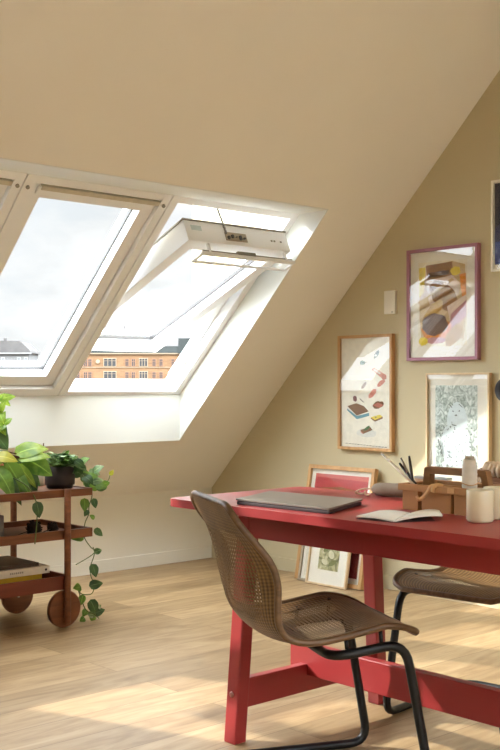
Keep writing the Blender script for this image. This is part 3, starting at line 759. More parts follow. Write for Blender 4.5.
def abstract():
    ms = [pm((236,226,204)), pm((230,204,60)), pm((156,112,66)), pm((204,174,128)), pm((120,94,86)), pm((188,136,142)), pm((222,140,62)), pm((190,148,70)), pm((226,206,190)), pm((110,78,50))]
    N = lambda x, y: ((x-178)/174, (y-310)/315)
    Q = lambda *p: [N(*a) for a in p]
    E = lambda x, y, rx, ry, rot=0, s=1: ell((x-178)/174, (y-310)/315, rx/174, ry/315, rot, 20, 0.18, s)
    sh = [(3, Q((182,330),(300,314),(345,330),(350,480),(340,600),(190,610),(182,520))), (1, Q((180,330),(205,328),(200,420),(182,440))), (2, Q((205,322),(300,316),(304,370),(212,380))), (1, E(312,352,18,16)), (9, Q((214,350),(290,346),(288,362),(216,368))),
          (8, Q((200,380),(300,366),(330,400),(322,440),(220,470))), (6, Q((326,366),(348,362),(350,470),(338,470))), (2, E(270,440,52,48,.4,3)), (7, E(230,500,46,26,-.5,4)), (8, Q((282,480),(350,440),(352,500),(300,570))), (5, Q((296,510),(350,460),(350,520),(290,575))),
          (6, E(244,560,52,46,0,5)), (4, E(238,545,46,42,0,6)), (5, E(240,604,40,12,0,9)), (7, E(306,588,36,30,-.5,7)), (1, E(196,606,17,16,0,8)), (3, Q((176,452),(300,376),(308,384),(180,466)))]
    return sh, ms
def leopard():
    m, nt, b = base_mat('frosty_print'); L = nt.links.new
    tc = node(nt, 'ShaderNodeTexCoord'); nz = node(nt, 'ShaderNodeTexNoise'); nz.inputs['Scale'].default_value = 34; nz.inputs['Detail'].default_value = 7; nz.inputs['Distortion'].default_value = 1.6; L(tc.outputs['Object'], nz.inputs['Vector'])
    r = ramp(nt, nz.outputs['Fac'], [(0.36, lin((142,154,146))), (0.5, lin((190,201,196))), (0.64, lin((232,237,234)))]); L(r.outputs['Color'], b.inputs['Base Color']); b.inputs['Roughness'].default_value = 0.8
    dk = pm((96,104,104)); pale = pm((214,224,226))
    sh = [(2, ell(0.52,0.40,0.24,0.20,0,20,0.12,2)), (2, ell(0.50,0.72,0.36,0.28,0.2,20,0.15,3))]
    rr = random.Random(4)
    sh += [(1, ell(0.33+0.03*k, 0.225+0.012*(k%3), 0.016, 0.007, 0.3*k, 8, 0.5, k)) for k in range(4)]+[(1, ell(0.58+0.03*k, 0.222+0.012*(k%3), 0.016, 0.007, 0.3*k, 8, 0.5, k)) for k in range(4)]
    sh += [(1, ell(0.43,0.30,0.020,0.008,0.4,10,0.3,3)), (1, ell(0.58,0.295,0.020,0.008,-0.4,10,0.3,4)), (1, ell(0.50,0.345,0.03,0.008,0,10,0.3,5)), (1, ell(0.45,0.46,0.06,0.006,0.1,10,0.5,6)), (1, ell(0.37,0.48,0.02,0.012,0,9,0.5,7))]
    for k in range(95):
        u, v = rr.random()*0.86+0.06, 0.40+rr.random()**0.7*0.57
        sh.append((1, ell(u, v, 0.007+0.015*rr.random(), 0.003+0.005*rr.random(), rr.uniform(-1.2,1.2), 7, 0.5, k)))
    for k in range(5): sh.append((1, ell(0.10+0.02*k, 0.66+0.035*k, 0.012, 0.038, rr.uniform(-.8,.8), 8, 0.4, k)))
    return sh, [m, dk, pale]
def redprint():
    ms = [pm((186,72,78)), pm((150,98,70)), pm((120,30,40)), pm((206,110,104)), pm((40,26,26))]
    sh = [(3, [(0,0),(1,0),(1,0.05),(0,0.035)]), (1, [(0,0.15),(0.5,0.12),(1,0.16),(1,0.34),(0,0.34)]), (2, [(0,0.34),(1,0.34),(1,1),(0,1)]), (4, [(0.62,0.5),(0.86,0.5),(0.86,0.98),(0.62,0.98)])]
    return sh, ms
def botanic():
    m, nt, b = base_mat('botanical_print'); L = nt.links.new
    tc = node(nt, 'ShaderNodeTexCoord'); nz = node(nt, 'ShaderNodeTexNoise'); nz.inputs['Scale'].default_value = 26; nz.inputs['Detail'].default_value = 5; nz.inputs['Distortion'].default_value = 1; L(tc.outputs['Object'], nz.inputs['Vector'])
    r = ramp(nt, nz.outputs['Fac'], [(0.35, lin((112,112,78))), (0.52, lin((176,170,128))), (0.66, lin((214,206,172)))]); L(r.outputs['Color'], b.inputs['Base Color']); b.inputs['Roughness'].default_value = 0.8
    g = pm((124,128,84)); c = pm((212,206,176))
    return [(1, ell(.35,.3,.2,.09,-.7)), (2, ell(.6,.5,.16,.12,.5)), (1, ell(.7,.75,.2,.08,-.4)), (2, ell(.3,.75,.16,.08,.3))], [m, g, c]
def plain(): return [], [pm((226,220,206))]
def blueposter():
    ms = [pm((38,40,92)), pm((226,220,206)), pm((44,70,150)), pm((20,24,58))]
    sh = [(2, [(0,0.72),(1,0.72),(1,1),(0,1)]), (3, [(0,0.0),(0.5,0.0),(0.1,0.5),(0,0.55)]), (1, [(0.16,0.48),(0.3,0.42),(0.62,0.50),(0.62,0.68),(0.12,0.68)]), (1, ell(0.3,0.33,0.11,0.05)), (1, ell(0.75,0.2,0.1,0.06))]
    return sh, ms
frame('framed_print', 'tall oak framed print of small food drawings on the wall', 1.132, 1.530, 0.748, 1.388, 0.016, 0.030, M_['oak'], (0.006,0.006,0.006,0.006), food)
frame('framed_print', 'abstract brown and yellow print in a mauve frame', 1.633, 2.090, 1.238, 1.826, 0.017, 0.030, M_['mauve'], (0.052,0.058,0.058,0.055), abstract)
frame('framed_print', 'frosty blue grey snow leopard print in a pale frame', 1.760, 2.157, 0.60, 1.172, 0.009, 0.028, M_['oakpale'], (0.045,0.07,0.055,0.055), leopard)
frame('framed_print', 'navy blue poster in a thin white frame at right edge', 2.165, 2.52, 1.674, 2.126, 0.012, 0.022, M_['cream'], (0.004,0.004,0.022,0.004), blueposter)
# frames leaning on the wall
def lean(t, ybot, ytop, h, x=0):
    t.location.y = ybot; a = math.atan2(ytop-ybot, h); t.rotation_euler = (-a, 0, 0); t.location.x += x; t.location.z = 0.0+0.0
ln = 'pictures leaning below the gable wall'
t = frame('framed_print', 'large oak framed red and pink print leaning behind the table', 0.920, 1.425, 0, 0.658, 0.022, 0.030, M_['oak'], (0.030,0.028,0.03,0.026), redprint, ln); lean(t, -0.135, -0.012, 0.655)
t = frame('framed_print', 'grey framed blank print leaning between the red and botanical prints', 0.965, 1.235, 0, 0.42, 0.014, 0.02, M_['greyframe'], (0.02,0.02,0.02,0.02), plain, ln); lean(t, -0.165, -0.088, 0.42)
t = frame('framed_print', 'small framed green botanical print leaning in front on the floor', 1.050, 1.352, 0, 0.40, 0.010, 0.02, M_['oakpale'], (0.065,0.065,0.075,0.13), botanic, ln); lean(t, -0.19, -0.117, 0.40)

# small white sensor on the wall
m = MB(); m.box((1.466,-0.018,1.496),(1.544,-0.0005,1.622),0,None,0.004); s_ = m.build('wall_switch', M_['plastic']); tag(s_, 'small white rectangular control unit on the wall', 'switch')
m = MB(); m.box((1.518,-0.0188,1.503),(1.530,-0.0178,1.507)); tag(m.build('indicator', M_['inkdark'], s_), 'small dark mark')
# dark lamp head at the right edge
lm = empty('wall_lamp', 'black rounded lamp shade on the wall, cut by right edge', 'lamp', (2.285,0,1.085)); bpy.context.view_layer.update()
m = MB(); Mx = Matrix.Rotation(R(90), 3, 'X'); m.lathe([(0.02,0.0005),(0.03,0.004),(0.03,0.02),(0.012,0.024)], (2.285,0,1.085), 20, 0, Mx); attach(m.build('wall_plate', M_['black']), lm)
m = MB(); m.lathe([(0.012,0.02),(0.035,0.026),(0.054,0.045),(0.060,0.075),(0.056,0.078),(0.03,0.05)], (2.285,0,1.085), 28, 0, Mx); attach(m.build('lamp_shade', M_['black']), lm)

# ------------------------------------------------------------------ tea trolley
tv = empty('tea_trolley', 'brown wooden tea trolley with three trays and plants', 'trolley', (0.89,-2.25,0)); bpy.context.view_layer.update()
def tray(x0, x1, y0, y1, z0, z1, m1, name='tray', base=0.012):
    m = MB(); w_ = 0.014
    m.box((x0,y0,z0),(x1,y0+w_,z1),0,None,0.002); m.box((x0,y1-w_,z0),(x1,y1,z1),0,None,0.002); m.box((x0,y0+w_,z0),(x0+w_,y1-w_,z1),0,None,0.002); m.box((x1-w_,y0+w_,z0),(x1,y1-w_,z1),0,None,0.002)
    m.box((x0+w_*0.5,y0+w_*0.5,z0+0.004),(x1-w_*0.5,y1-w_*0.5,z0+0.004+base))
    return attach(m.build(name, m1), tv)
tray(0.665, 1.113, -2.82, -1.678, 0.597, 0.631, M_['teak'], base=0.026)
tray(0.665, 1.113, -2.82, -1.678, 0.404, 0.446, M_['teak'])
tray(0.665, 1.113, -2.70, -1.800, 0.175, 0.238, M_['teakdark'])
for px, wx in ((1.1285, 1.098), (0.6495, 0.683)):
    for py in (-1.825, -2.66):
        zb_ = 0.022 
        m = MB(); m.tube([(px,py,0.022),(px,py,0.636)], 0.0155, 16); po = attach(bevel(m.build('post', M_['teak']), 0.002), tv)
        m = MB(); Mw = Matrix.Rotation(R(90), 3, 'Y'); m.lathe([(0.080,-0.0115),(0.085,-0.008),(0.085,0.008),(0.080,0.0115)], (wx,py,0.085), 40, 0, Mw); wh = attach(m.build('wheel', M_['teak']), tv)
        m = MB(); m.lathe([(0.007,-0.02),(0.008,0.014),(0.006,0.018)], (wx,py,0.085), 14, 0, Mw); tag(attach(m.build('axle_pin', M_['alu']), wh), 'small metal axle pin')

# black pot with trailing plant
pt = empty('trailing_plant', 'trailing green plant in a dark brown round pot on the trolley', 'plant', (0.985,-1.775,0.627)); bpy.context.view_layer.update()
pcx, pcy, pz = 0.985, -1.775, 0.6275
m = MB(); m.lathe([(0.058,pz),(0.062,pz+0.004),(0.062,pz+0.014),(0.068,pz+0.016),(0.070,pz+0.020),(0.071,pz+0.104),(0.067,pz+0.104),(0.066,pz+0.086),(0.03,pz+0.085)], (pcx,pcy,0), 36); attach(m.build('pot', M_['potblack']), pt)
m = MB(); m.lathe([(0.066,pz+0.084),(0.066,pz+0.092),(0.03,pz+0.096)], (pcx,pcy,0), 24); attach(m.build('soil', M_['soil']), pt)
m = MB(); st = MB()
for k in range(75):
    a = rnd.uniform(0, 2*math.pi); rr = rnd.uniform(0.01, 0.066); 
    b = Vector((pcx+rr*math.cos(a), pcy+rr*math.sin(a)*1.05, pz+0.108+rnd.uniform(0.0,0.055)-rr*0.2))
    d = Vector((math.cos(a)*0.7+rnd.uniform(-.4,.4), math.sin(a)*0.7+rnd.uniform(-.4,.4), rnd.uniform(-.15,.6))).normalized()
    L_ = rnd.uniform(0.03, 0.055)
    m.leaf(b, b+d*L_, L_*0.8, (rnd.uniform(-.4,.4),rnd.uniform(-.4,.4),1), 0.12, 0.2, True, rnd.choice([0,0,1,1,2]))
    st.tube([(pcx+0.4*rr*math.cos(a), pcy+0.4*rr*math.sin(a), pz+0.09), b], 0.0014, 5)
for k in range(34):  # leaves spilling over the tray end
    y = rnd.uniform(-1.745, -1.625); b = Vector((1.02+rnd.uniform(-.05,.07), y, pz+0.115-(y+1.745)*0.75+rnd.uniform(-.035,.03)))
    d = Vector((rnd.uniform(.0,.6), rnd.uniform(.1,.9), rnd.uniform(-.9,.25))).normalized(); L_ = rnd.uniform(0.04, 0.062)
    m.leaf(b, b+d*L_, L_*0.78, (0.6,-0.5,0.7), 0.12, 0.2, True, rnd.choice([0,1,1,2]))
attach(m.build('foliage', [M_['silver'], M_['green'], M_['darkleaf']], doubles=False), pt)
attach(st.build('stems', M_['stem'], doubles=False), pt)
import json
# the long vine: points on the upright plane just past the trolley's end (x about 1.06)
VX = 1.06
vine = [[(0.985,-1.74,0.725),(1.0,-1.69,0.735),(1.03,-1.655,0.69),(VX,-1.645,0.60),(VX,-1.662,0.54),(VX,-1.665,0.50),(VX,-1.685,0.46),(VX,-1.690,0.40),(VX,-1.652,0.345),(VX,-1.625,0.325),(VX,-1.662,0.30),(VX,-1.735,0.272)],
        [(VX,-1.640,0.345),(VX,-1.632,0.31),(VX,-1.655,0.25),(VX,-1.650,0.205),(VX,-1.632,0.165),(VX,-1.648,0.125),(VX,-1.70,0.13),(VX,-1.722,0.15)],
        [(VX,-1.722,0.15),(VX+.01,-1.706,0.095),(VX+.02,-1.690,0.055),(VX+.03,-1.656,0.035),(VX+.04,-1.632,0.012)],
        [(1.0,-1.66,0.70),(1.03,-1.62,0.64),(VX,-1.60,0.63),(VX,-1.555,0.652),(VX,-1.54,0.685)]]
vm = MB()
for c in vine: vm.tube(spline(c, 6), 0.0023, 6)
attach(vm.build('vine', M_['stem'], doubles=False), pt)
lv = MB()
# (y, z, length, dir_y, dir_z, material)
VL = [(-1.690,0.575,0.062,-.15,-.9,1),(-1.640,0.572,0.046,.2,-1,2),(-1.66,0.635,0.062,.9,-.25,1),(-1.625,0.628,0.058,1,-.2,2),(-1.700,0.405,0.075,-1,-.1,1),(-1.632,0.428,0.050,.7,-.7,2),(-1.635,0.32,0.045,1,.15,0),(-1.645,0.262,0.062,.15,-1,2),
      (-1.712,0.165,0.058,-1,.05,1),(-1.66,0.165,0.066,.95,.1,2),(-1.70,0.125,0.05,-.4,-.8,1),(-1.655,0.095,0.075,.45,-1,2),(-1.68,0.055,0.045,-.6,-.5,1),(-1.668,0.03,0.05,.9,-.1,0),(-1.640,0.030,0.058,.8,.25,2),(-1.69,0.016,0.042,-.8,-.15,1),(-1.66,0.012,0.04,.6,-.1,1),(-1.625,0.045,0.035,.4,.5,0),
      (-1.672,0.52,0.04,-.7,-.6,2),(-1.650,0.68,0.055,.8,-.5,1),(-1.545,0.68,0.03,.5,.6,3),(-1.60,0.635,0.05,.9,.2,1),(-1.635,0.48,0.032,-.6,.4,1)]
for y, z, L_, dy, dz, mi in VL:
    b = Vector((VX+0.004, y, z)); d = Vector((rnd.uniform(-.1,.35), dy, dz)).normalized()
    lv.leaf(b, b+d*L_, L_*0.72, (0.85,-0.4,0.35), 0.10, 0.18, True, mi)
    if z+d.z*L_ < 0.004: pass
attach(lv.build('vine_leaves', [M_['silver'], M_['green'], M_['darkleaf'], M_['yellowleaf']], doubles=False), pt)

# large leaved plant in terracotta
bp_ = empty('potted_philodendron', 'large leaved lime and green plant in terracotta pot on the trolley', 'plant', (0.93,-2.13,0.627)); bpy.context.view_layer.update()
qx, qy, qz = 0.93, -2.135, 0.6275
m = MB(); m.lathe([(0.055,qz),(0.058,qz+0.003),(0.076,qz+0.10),(0.082,qz+0.10),(0.084,qz+0.125),(0.078,qz+0.125),(0.074,qz+0.11),(0.03,qz+0.108)], (qx,qy,0), 36); attach(m.build('pot', M_['terracotta']), bp_)
m = MB(); m.lathe([(0.075,qz+0.105),(0.075,qz+0.113),(0.03,qz+0.118)], (qx,qy,0), 24); attach(m.build('soil', M_['soil']), bp_)
lf = MB(); st = MB(); crown = Vector((qx, qy+0.01, qz+0.12))
# (base x,y,z) (tip x,y,z) width up mat
BL = [((0.95,-1.985,0.795),(0.99,-1.838,0.812),0.100,(.55,-.45,.75),0),
      ((0.97,-1.985,0.775),(1.03,-1.850,0.775),0.085,(.5,-.4,.8),0),
      ((0.98,-1.965,0.775),(1.04,-1.850,0.690),0.110,(.75,-.45,.5),1),
      ((0.96,-1.985,0.770),(1.00,-1.915,0.585),0.115,(.85,-.45,.25),2),
      ((0.95,-1.950,0.725),(0.97,-1.872,0.640),0.060,(.8,-.5,.3),2),
      ((0.98,-2.05,0.76),(1.03,-1.985,0.61),0.085,(.85,-.45,.3),1),
      ((0.98,-2.11,0.79),(1.05,-2.035,0.765),0.065,(.6,-.5,.7),4),
      ((0.99,-2.02,0.72),(1.08,-1.985,0.60),0.055,(.9,-.4,.2),1),
      ((0.90,-2.16,0.82),(0.86,-2.30,0.78),0.11,(0,.2,1),1),
      ((0.97,-2.18,0.80),(1.06,-2.28,0.72),0.11,(.5,.2,1),1),
      ((0.89,-2.08,0.80),(0.78,-2.02,0.78),0.11,(.3,-.2,1),2),
      ((1.00,-2.12,0.74),(1.09,-2.08,0.60),0.085,(.9,-.3,.4),1),
      ((0.99,-2.07,0.70),(1.08,-2.035,0.57),0.06,(.9,-.4,.2),2),
      ((0.90,-2.20,0.84),(0.93,-2.27,0.95),0.09,(.6,-.4,.2),1),
      ((0.93,-2.05,0.80),(0.95,-1.99,0.70),0.07,(.8,-.5,.3),0),
      ((0.99,-2.00,0.745),(1.05,-1.94,0.64),0.045,(.9,-.4,.2),0)]
for b, t_, w_, up, mi in BL:
    lf.leaf(b, t_, w_, up, 0.13, 0.22, True, mi)
    mid = (crown+Vector(b))*0.5+Vector((0,0,0.03)); st.tube(spline([crown, mid, b], 5), 0.0032, 6)
# hanging shoot with a small leaf over the tray edge
sh2 = MB(); sh2.tube(spline([(1.02,-2.06,0.70), (1.09,-2.01,0.655), (1.125,-1.985,0.58), (1.126,-1.985,0.50), (1.126,-1.995,0.40)], 6), 0.0026, 6); sh2.tube(spline([crown,(0.98,-2.10,0.735),(1.02,-2.06,0.70)],5),0.0026,6); attach(sh2.build('hanging_shoot', M_['stem'], doubles=False), bp_)
lf.leaf((1.126,-1.985,0.585),(1.131,-1.975,0.515),0.052,(1,-.3,.2),0.06,0.15,True,2)
attach(lf.build('foliage', [M_['lime'], M_['green'], M_['darkleaf'], M_['silver'], M_['yellowleaf']], doubles=False), bp_)
attach(st.build('stems', M_['brownstem'], doubles=False), bp_)

# tall lime plant at the left edge
tpn = empty('potted_houseplant', 'tall plant with small lime leaves behind, at left edge of trolley', 'plant', (0.80,-2.22,0.627)); bpy.context.view_layer.update()
m = MB(); ux, uy = 0.79, -2.30; m.lathe([(0.055,qz),(0.058,qz+0.003),(0.07,qz+0.11),(0.066,qz+0.11),(0.062,qz+0.098),(0.02,qz+0.096)], (ux,uy,0), 32); attach(m.build('pot', M_['grey']), tpn)
m = MB(); m.lathe([(0.063,qz+0.092),(0.063,qz+0.10),(0.02,qz+0.103)], (ux,uy,0), 20); attach(m.build('soil', M_['soil']), tpn)
lf = MB(); st = MB(); cr = Vector((ux,uy,qz+0.095))
tops = [(0.93,-2.055,1.045),(0.90,-2.10,1.08),(0.95,-2.075,0.985),(0.82,-2.28,1.12),(0.94,-2.045,0.93)]
for i, tpp in enumerate(tops):
    tpp = Vector(tpp); mid = cr.lerp(tpp, 0.55)+Vector((-0.02,-0.03,0.03)); cv = spline([cr, mid, tpp], 6); st.tube(cv, 0.003, 6)
    for k in range(7):
        a = 2*math.pi*k/7+i; d = Vector((0.35*math.sin(a*1.7)+0.2, 0.85*math.cos(a), 0.75*math.sin(a)+0.15)).normalized(); b = cv[-1-(k%3)]
        L_ = rnd.uniform(0.05, 0.075); lf.leaf(b, b+d*L_, L_*0.55, (0.75,-0.5,0.5), 0.12, 0.2, True, 0)
for b, t_, w_ in (((0.90,-2.10,0.945),(0.94,-2.025,0.860),0.10), ((0.92,-2.09,0.90),(0.96,-2.035,0.815),0.095), ((0.88,-2.16,0.92),(0.94,-2.10,0.85),0.10)):
    lf.leaf(b, t_, w_, (.8,-.5,.4), 0.10, 0.2, True, 1)
    st.tube([cr, b], 0.003, 6)
attach(lf.build('foliage', [M_['lime'], M_['darkleaf']], doubles=False), tpn); attach(st.build('stems', M_['stem'], doubles=False), tpn)

# white planter with a twig behind the lime leaves
m = MB(); wx_, wy_ = 0.80, -1.80; m.lathe([(0.045,qz),(0.048,qz+0.004),(0.055,qz+0.095),(0.051,qz+0.095),(0.046,qz+0.012),(0.02,qz+0.010)], (wx_,wy_,0), 32); o = m.build('cup', M_['potwhite']); tag(o, 'white ceramic cup beside the dark pot on top tray', 'cup')
m = MB(); m.tube(spline([(0.80,-1.795,qz+0.012),(0.806,-1.76,0.75),(0.812,-1.756,0.83)],5), 0.003, 8); tag(m.build('stick', M_['brownstem']), 'thin brown stick standing in the white cup', 'stick')

# middle tray
zt = 0.4205
m = MB(); m.lathe([(0.036,zt),(0.039,zt+0.003),(0.039,zt+0.098),(0.036,zt+0.098),(0.035,zt+0.012),(0.015,zt+0.01)], (0.95,-2.095,0), 32); tag(m.build('tumbler', M_['grey']), 'grey stoneware tumbler at left of the middle tray', 'cup')
def dried(label, c, r, tail):
    t = empty('dried_flower', label, 'flower', c, 0, 'dried flowers on the middle tray'); bpy.context.view_layer.update()
    m = MB(); c = Vector(c); n = 20; prof_ = []
    for k in range(9):
        a = -math.pi/2+math.pi*k/8; prof_.append((max(0.002, r*math.cos(a)), r*0.85*math.sin(a)))
    m.lathe(prof_, c+Vector((0,0,r*0.85)), n)
    for k in range(40):
        a = rnd.uniform(0,2*math.pi); e_ = rnd.uniform(-.6,1.4); d = Vector((math.cos(a)*math.cos(e_), math.sin(a)*math.cos(e_), math.sin(e_)))
        p = c+Vector((0,0,r*0.85))+d*r*0.85; m.tube([p, p+d*r*0.3], r*0.09, 5)
    hd = attach(m.build('flower_head', M_['pod']), t)
    m = MB(); m.tube(spline([c+Vector((0,0,r*0.7)), c.lerp(Vector(tail),0.5)+Vector((0,0,0.012)), tail],5), 0.0022, 6); attach(m.build('stem', M_['podstem']), t)
dried('larger dark dried flower head on thin stem, nearer the tumbler', (0.97,-1.905,zt), 0.034, (1.06,-2.10,zt+0.004))
dried('smaller dark dried flower head on thin stem, by the post', (0.97,-1.805,zt), 0.026, (1.075,-1.97,zt+0.004))

# books on the bottom tray
def book(name, label, x0, x1, y0, y1, z0, z1, cover, group, spine_marks=False, rz=0):
    cxb, cyb_ = (x0+x1)/2, (y0+y1)/2
    t = empty(name, label, 'book', (cxb, cyb_, z0), rz, group); hx, hy, h = (x1-x0)/2, (y1-y0)/2, z1-z0; ct = 0.0025
    m = MB(); m.box((-hx,-hy,0),(hx,hy,ct)); m.box((-hx,-hy,h-ct),(hx,hy,h)); m.box((hx-ct,-hy,ct),(hx,hy,h-ct)); m.build('cover', cover, t)
    m = MB(); m.box((-hx+0.004,-hy+0.004,ct),(hx-ct,hy-0.004,h-ct)); m.build('pages', M_['cream'], t)
    if spine_marks:
        m = MB(); y = -0.02; zc = h*0.5
        for L_ in (0.006,0.008,0.005,0.009,0.006,0.007,0.008): m.box((hx,y,zc-0.004),(hx+0.0004,y+L_,zc+0.004)); y += L_+0.003
        m.build('spine_lettering', M_['ink'], t)
        m = MB(); m.lathe([(0.006,0),(0.006,0.0006)], (hx,hy-0.02,zc), 16, 0, Matrix.Rotation(R(90),3,'Y')); tag(m.build('spine_dot', M_['inkdark'], t), 'small dark round mark')
    return t
bz = 0.1915
gb = 'books stacked on the bottom tray'
book('book', 'yellow book at the bottom of the stack on the lowest tray', 0.80, 1.055, -2.26, -1.915, bz, bz+0.060, M_['bookyellow'], gb)
book('book', 'thick white book with grey spine lettering, middle of the stack', 0.78, 1.065, -2.25, -1.880, bz+0.0605, bz+0.094, M_['bookwhite'], gb, True)
book('book', 'dark brown covered book with pale spine, top of the stack', 0.77, 1.045, -2.24, -1.925, bz+0.0945, bz+0.110, M_['bookdark'], gb)

# ------------------------------------------------------------------ outside
yaw = R(47.6)
FW = Vector((-math.sin(yaw), math.cos(yaw), 0)); RT = Vector((math.cos(yaw), math.sin(yaw), 0))
CAM = Vector((5.38, -4.58, 1.11))
GZ = -14.0
gm = MB(); gm.box((-600,-300,GZ-1),(400,600,GZ)); tag(gm.build('ground', mat('city_ground', (84,82,78), 0.9, 0.1, 0.05)), 'pale city ground far below the window', 'ground', kind='structure')
brick = None
def brickmat():
    m, nt, b = base_mat('ochre_brick'); L = nt.links.new
    tc = node(nt, 'ShaderNodeTexCoord'); mp = node(nt, 'ShaderNodeMapping'); mp.inputs['Rotation'].default_value = (R(90),0,0); L(tc.outputs['Object'], mp.inputs['Vector'])
    br = node(nt, 'ShaderNodeTexBrick'); br.inputs['Scale'].default_value = 1; br.inputs['Brick Width'].default_value = 0.9; br.inputs['Row Height'].default_value = 0.3; br.inputs['Mortar Size'].default_value = 0.02
    br.inputs['Color1'].default_value = lin((110,82,52)); br.inputs['Color2'].default_value = lin((98,72,45)); br.inputs['Mortar'].default_value = lin((112,82,60)); L(mp.outputs['Vector'], br.inputs['Vector'])
    L(br.outputs['Color'], b.inputs['Base Color']); b.inputs['Roughness'].default_value = 0.9; return m
stone = mat('pale_stone', (128,110,88), 0.85); roofm = mat('grey_slate', (40,42,40), 0.9, 0.12, 0.8, spec=0.05); pane_d = mat('dark_window_pane', (52,51,50), 0.25, 0.1, 0.5)
wallg = mat('pale_grey_render', (98,96,94), 0.85); roofg = mat('grey_roof', (80,77,75), 0.9, 0.12, 0.6, spec=0.05)
def local_frame(D, u):  # a building standing D metres away in the direction of a bearing
    c = CAM+FW*D+RT*((u-250)/1095*D); return c
ang = math.atan2(RT.y, RT.x)
D = 200.0; px = D/1095
apt = empty('apartment_building', 'ochre brick apartment building with grey roof beyond the open window', 'building', tuple(Vector((local_frame(D,130).x, local_frame(D,130).y, GZ))), ang)
zz = lambda v: 1.11+(385-v)*px-GZ
xx = lambda u: (u-130)*px
m = MB(); m.box((xx(60),0,0),(xx(230),12,zz(353))); m.build('wall', brickmat(), apt)
m = MB(); m.prism([(-0.4, zz(353)),(0.6, zz(346)),(9, zz(346)),(12.4, zz(353))], 'x', xx(58), xx(178)); m.prism([(-0.5, zz(353.5)),(1.2, zz(338)),(9, zz(338)),(12.4, zz(353.5))], 'x', xx(178), xx(232)); m.build('roof', roofm, apt)
m = MB(); m.box((xx(59),-0.35,zz(354.2)),(xx(231),0,zz(352.6))); m.box((xx(59),-0.15,zz(367.6)),(xx(231),0,zz(366.9))); m.box((xx(59),-0.15,zz(381)),(xx(231),0,zz(380.2))); m.build('cornice', stone, apt)
def awin(u0, u1, v0, v1, bay=False):
    m = MB(); s = 0.10
    m.box((xx(u0),-0.18,zz(v1)),(xx(u1),0,zz(v0))); w_ = m.build('window', stone if bay else mat('window_surround', (116,84,62), 0.85), apt)
    n = 3 if bay else 2; p = MB(); W_ = (u1-u0-0.8)/n
    for k in range(n):
        a = u0+0.4+W_*k
        for (va, vb) in ((v0+0.7, v0+2.6), (v0+3.0, v1-0.6)): p.box((xx(a+0.3),-0.22,zz(vb)),(xx(a+W_-0.3),-0.16,zz(va)))
    p.build('pane', pane_d, w_)
for r0, r1 in ((358,366.6),(371,379),(385,394)):
    awin(103.5,116.5,r0,r1,True); awin(139,148,r0,r1,True)
    for u0 in (125,131.3,152,159,171,182,192,76,83.5,88,204): awin(u0,u0+4.2,r0+0.6,r1)
m = MB(); m.lathe([(2.0*px,0),(2.0*px,0.3)], (xx(98),0,zz(361.5)), 24, 0, Matrix.Rotation(R(90),3,'X')); tag(m.build('medallion', stone, apt), 'pale round stone medallion')
m = MB(); m.box((xx(61),3,zz(347)),(xx(63),5,zz(341))); m.build('chimney', brickmat(), apt)
# grey mansard house to the left
D2 = 230.0; px = D2/1095
hs = empty('mansard_house', 'grey house with mansard roof beyond the left window', 'building', tuple(Vector((local_frame(D2,0).x, local_frame(D2,0).y, GZ))), ang)
zz = lambda v: 1.11+(385-v)*px-GZ
xx = lambda u: (u-0)*px
m = MB(); m.box((xx(-60),0,0),(xx(29),10,zz(353))); m.build('wall', wallg, hs)
m = MB()
m.prism([(xx(-61),zz(353)),(xx(31.5),zz(353)),(xx(30.5),zz(351)),(xx(24),zz(344.5)),(xx(20),zz(341)),(xx(-50),zz(340)),(xx(-56),zz(345))], 'y', -0.5, 10); m.build('roof', roofg, hs)
m = MB(); m.box((xx(1.5),2,zz(342)),(xx(3.5),3.2,zz(337.8))); m.build('chimney', roofg, hs)
m = MB(); m.box((xx(-61),-0.6,zz(354)),(xx(31.8),0,zz(352.6))); m.build('cornice', mat('pale_cornice', (112,110,107), 0.8), hs)
for u0 in (-16,-6,1,17,24):
    m = MB(); m.box((xx(u0),-0.1,zz(366)),(xx(u0+3.8),0.1,zz(357))); w_ = m.build('window', mat('pale_window', (128,127,124), 0.6), hs)
    m = MB(); m.box((xx(u0+0.6),-0.14,zz(365)),(xx(u0+3.2),-0.08,zz(358))); m.build('pane', mat('grey_pane', (96,97,97), 0.3), w_)
lo = empty('low_building', 'low grey building right of the mansard house', 'building', tuple(Vector((local_frame(D2+20,38).x, local_frame(D2+20,38).y, GZ))), ang)
px = (D2+20)/1095; xx = lambda u: (u-38)*px; zz = lambda v: 1.11+(385-v)*px-GZ
m = MB(); m.box((xx(26),0,0),(xx(56),8,zz(361))); m.build('wall', wallg, lo)
m = MB(); m.prism([(-0.4,zz(361.3)),(2,zz(358.5)),(7,zz(358.5)),(8.4,zz(361.3))], 'x', xx(25), xx(57)); m.build('roof', roofg, lo)
# distant cupola
D3 = 320.0; px = D3/1095; zz = lambda v: 1.11+(385-v)*px-GZ
cu = empty('cupola_tower', 'distant grey domed cupola seen through the open sash', 'building', tuple(Vector((local_frame(D3,124.3).x, local_frame(D3,124.3).y, GZ))), ang)
m = MB(); m.lathe([(2.3*px,0),(2.3*px,zz(336.5))], (0,0,0), 20); m.build('tower', wallg, cu)
m = MB(); m.lathe([(2.6*px,zz(336.5)),(2.6*px,zz(335)),(2.2*px,zz(332.5)),(1.3*px,zz(330.6)),(0.5*px,zz(330)),(0.4*px,zz(328)),(0.1*px,zz(325.5))], (0,0,0), 20); m.build('dome', roofg, cu)

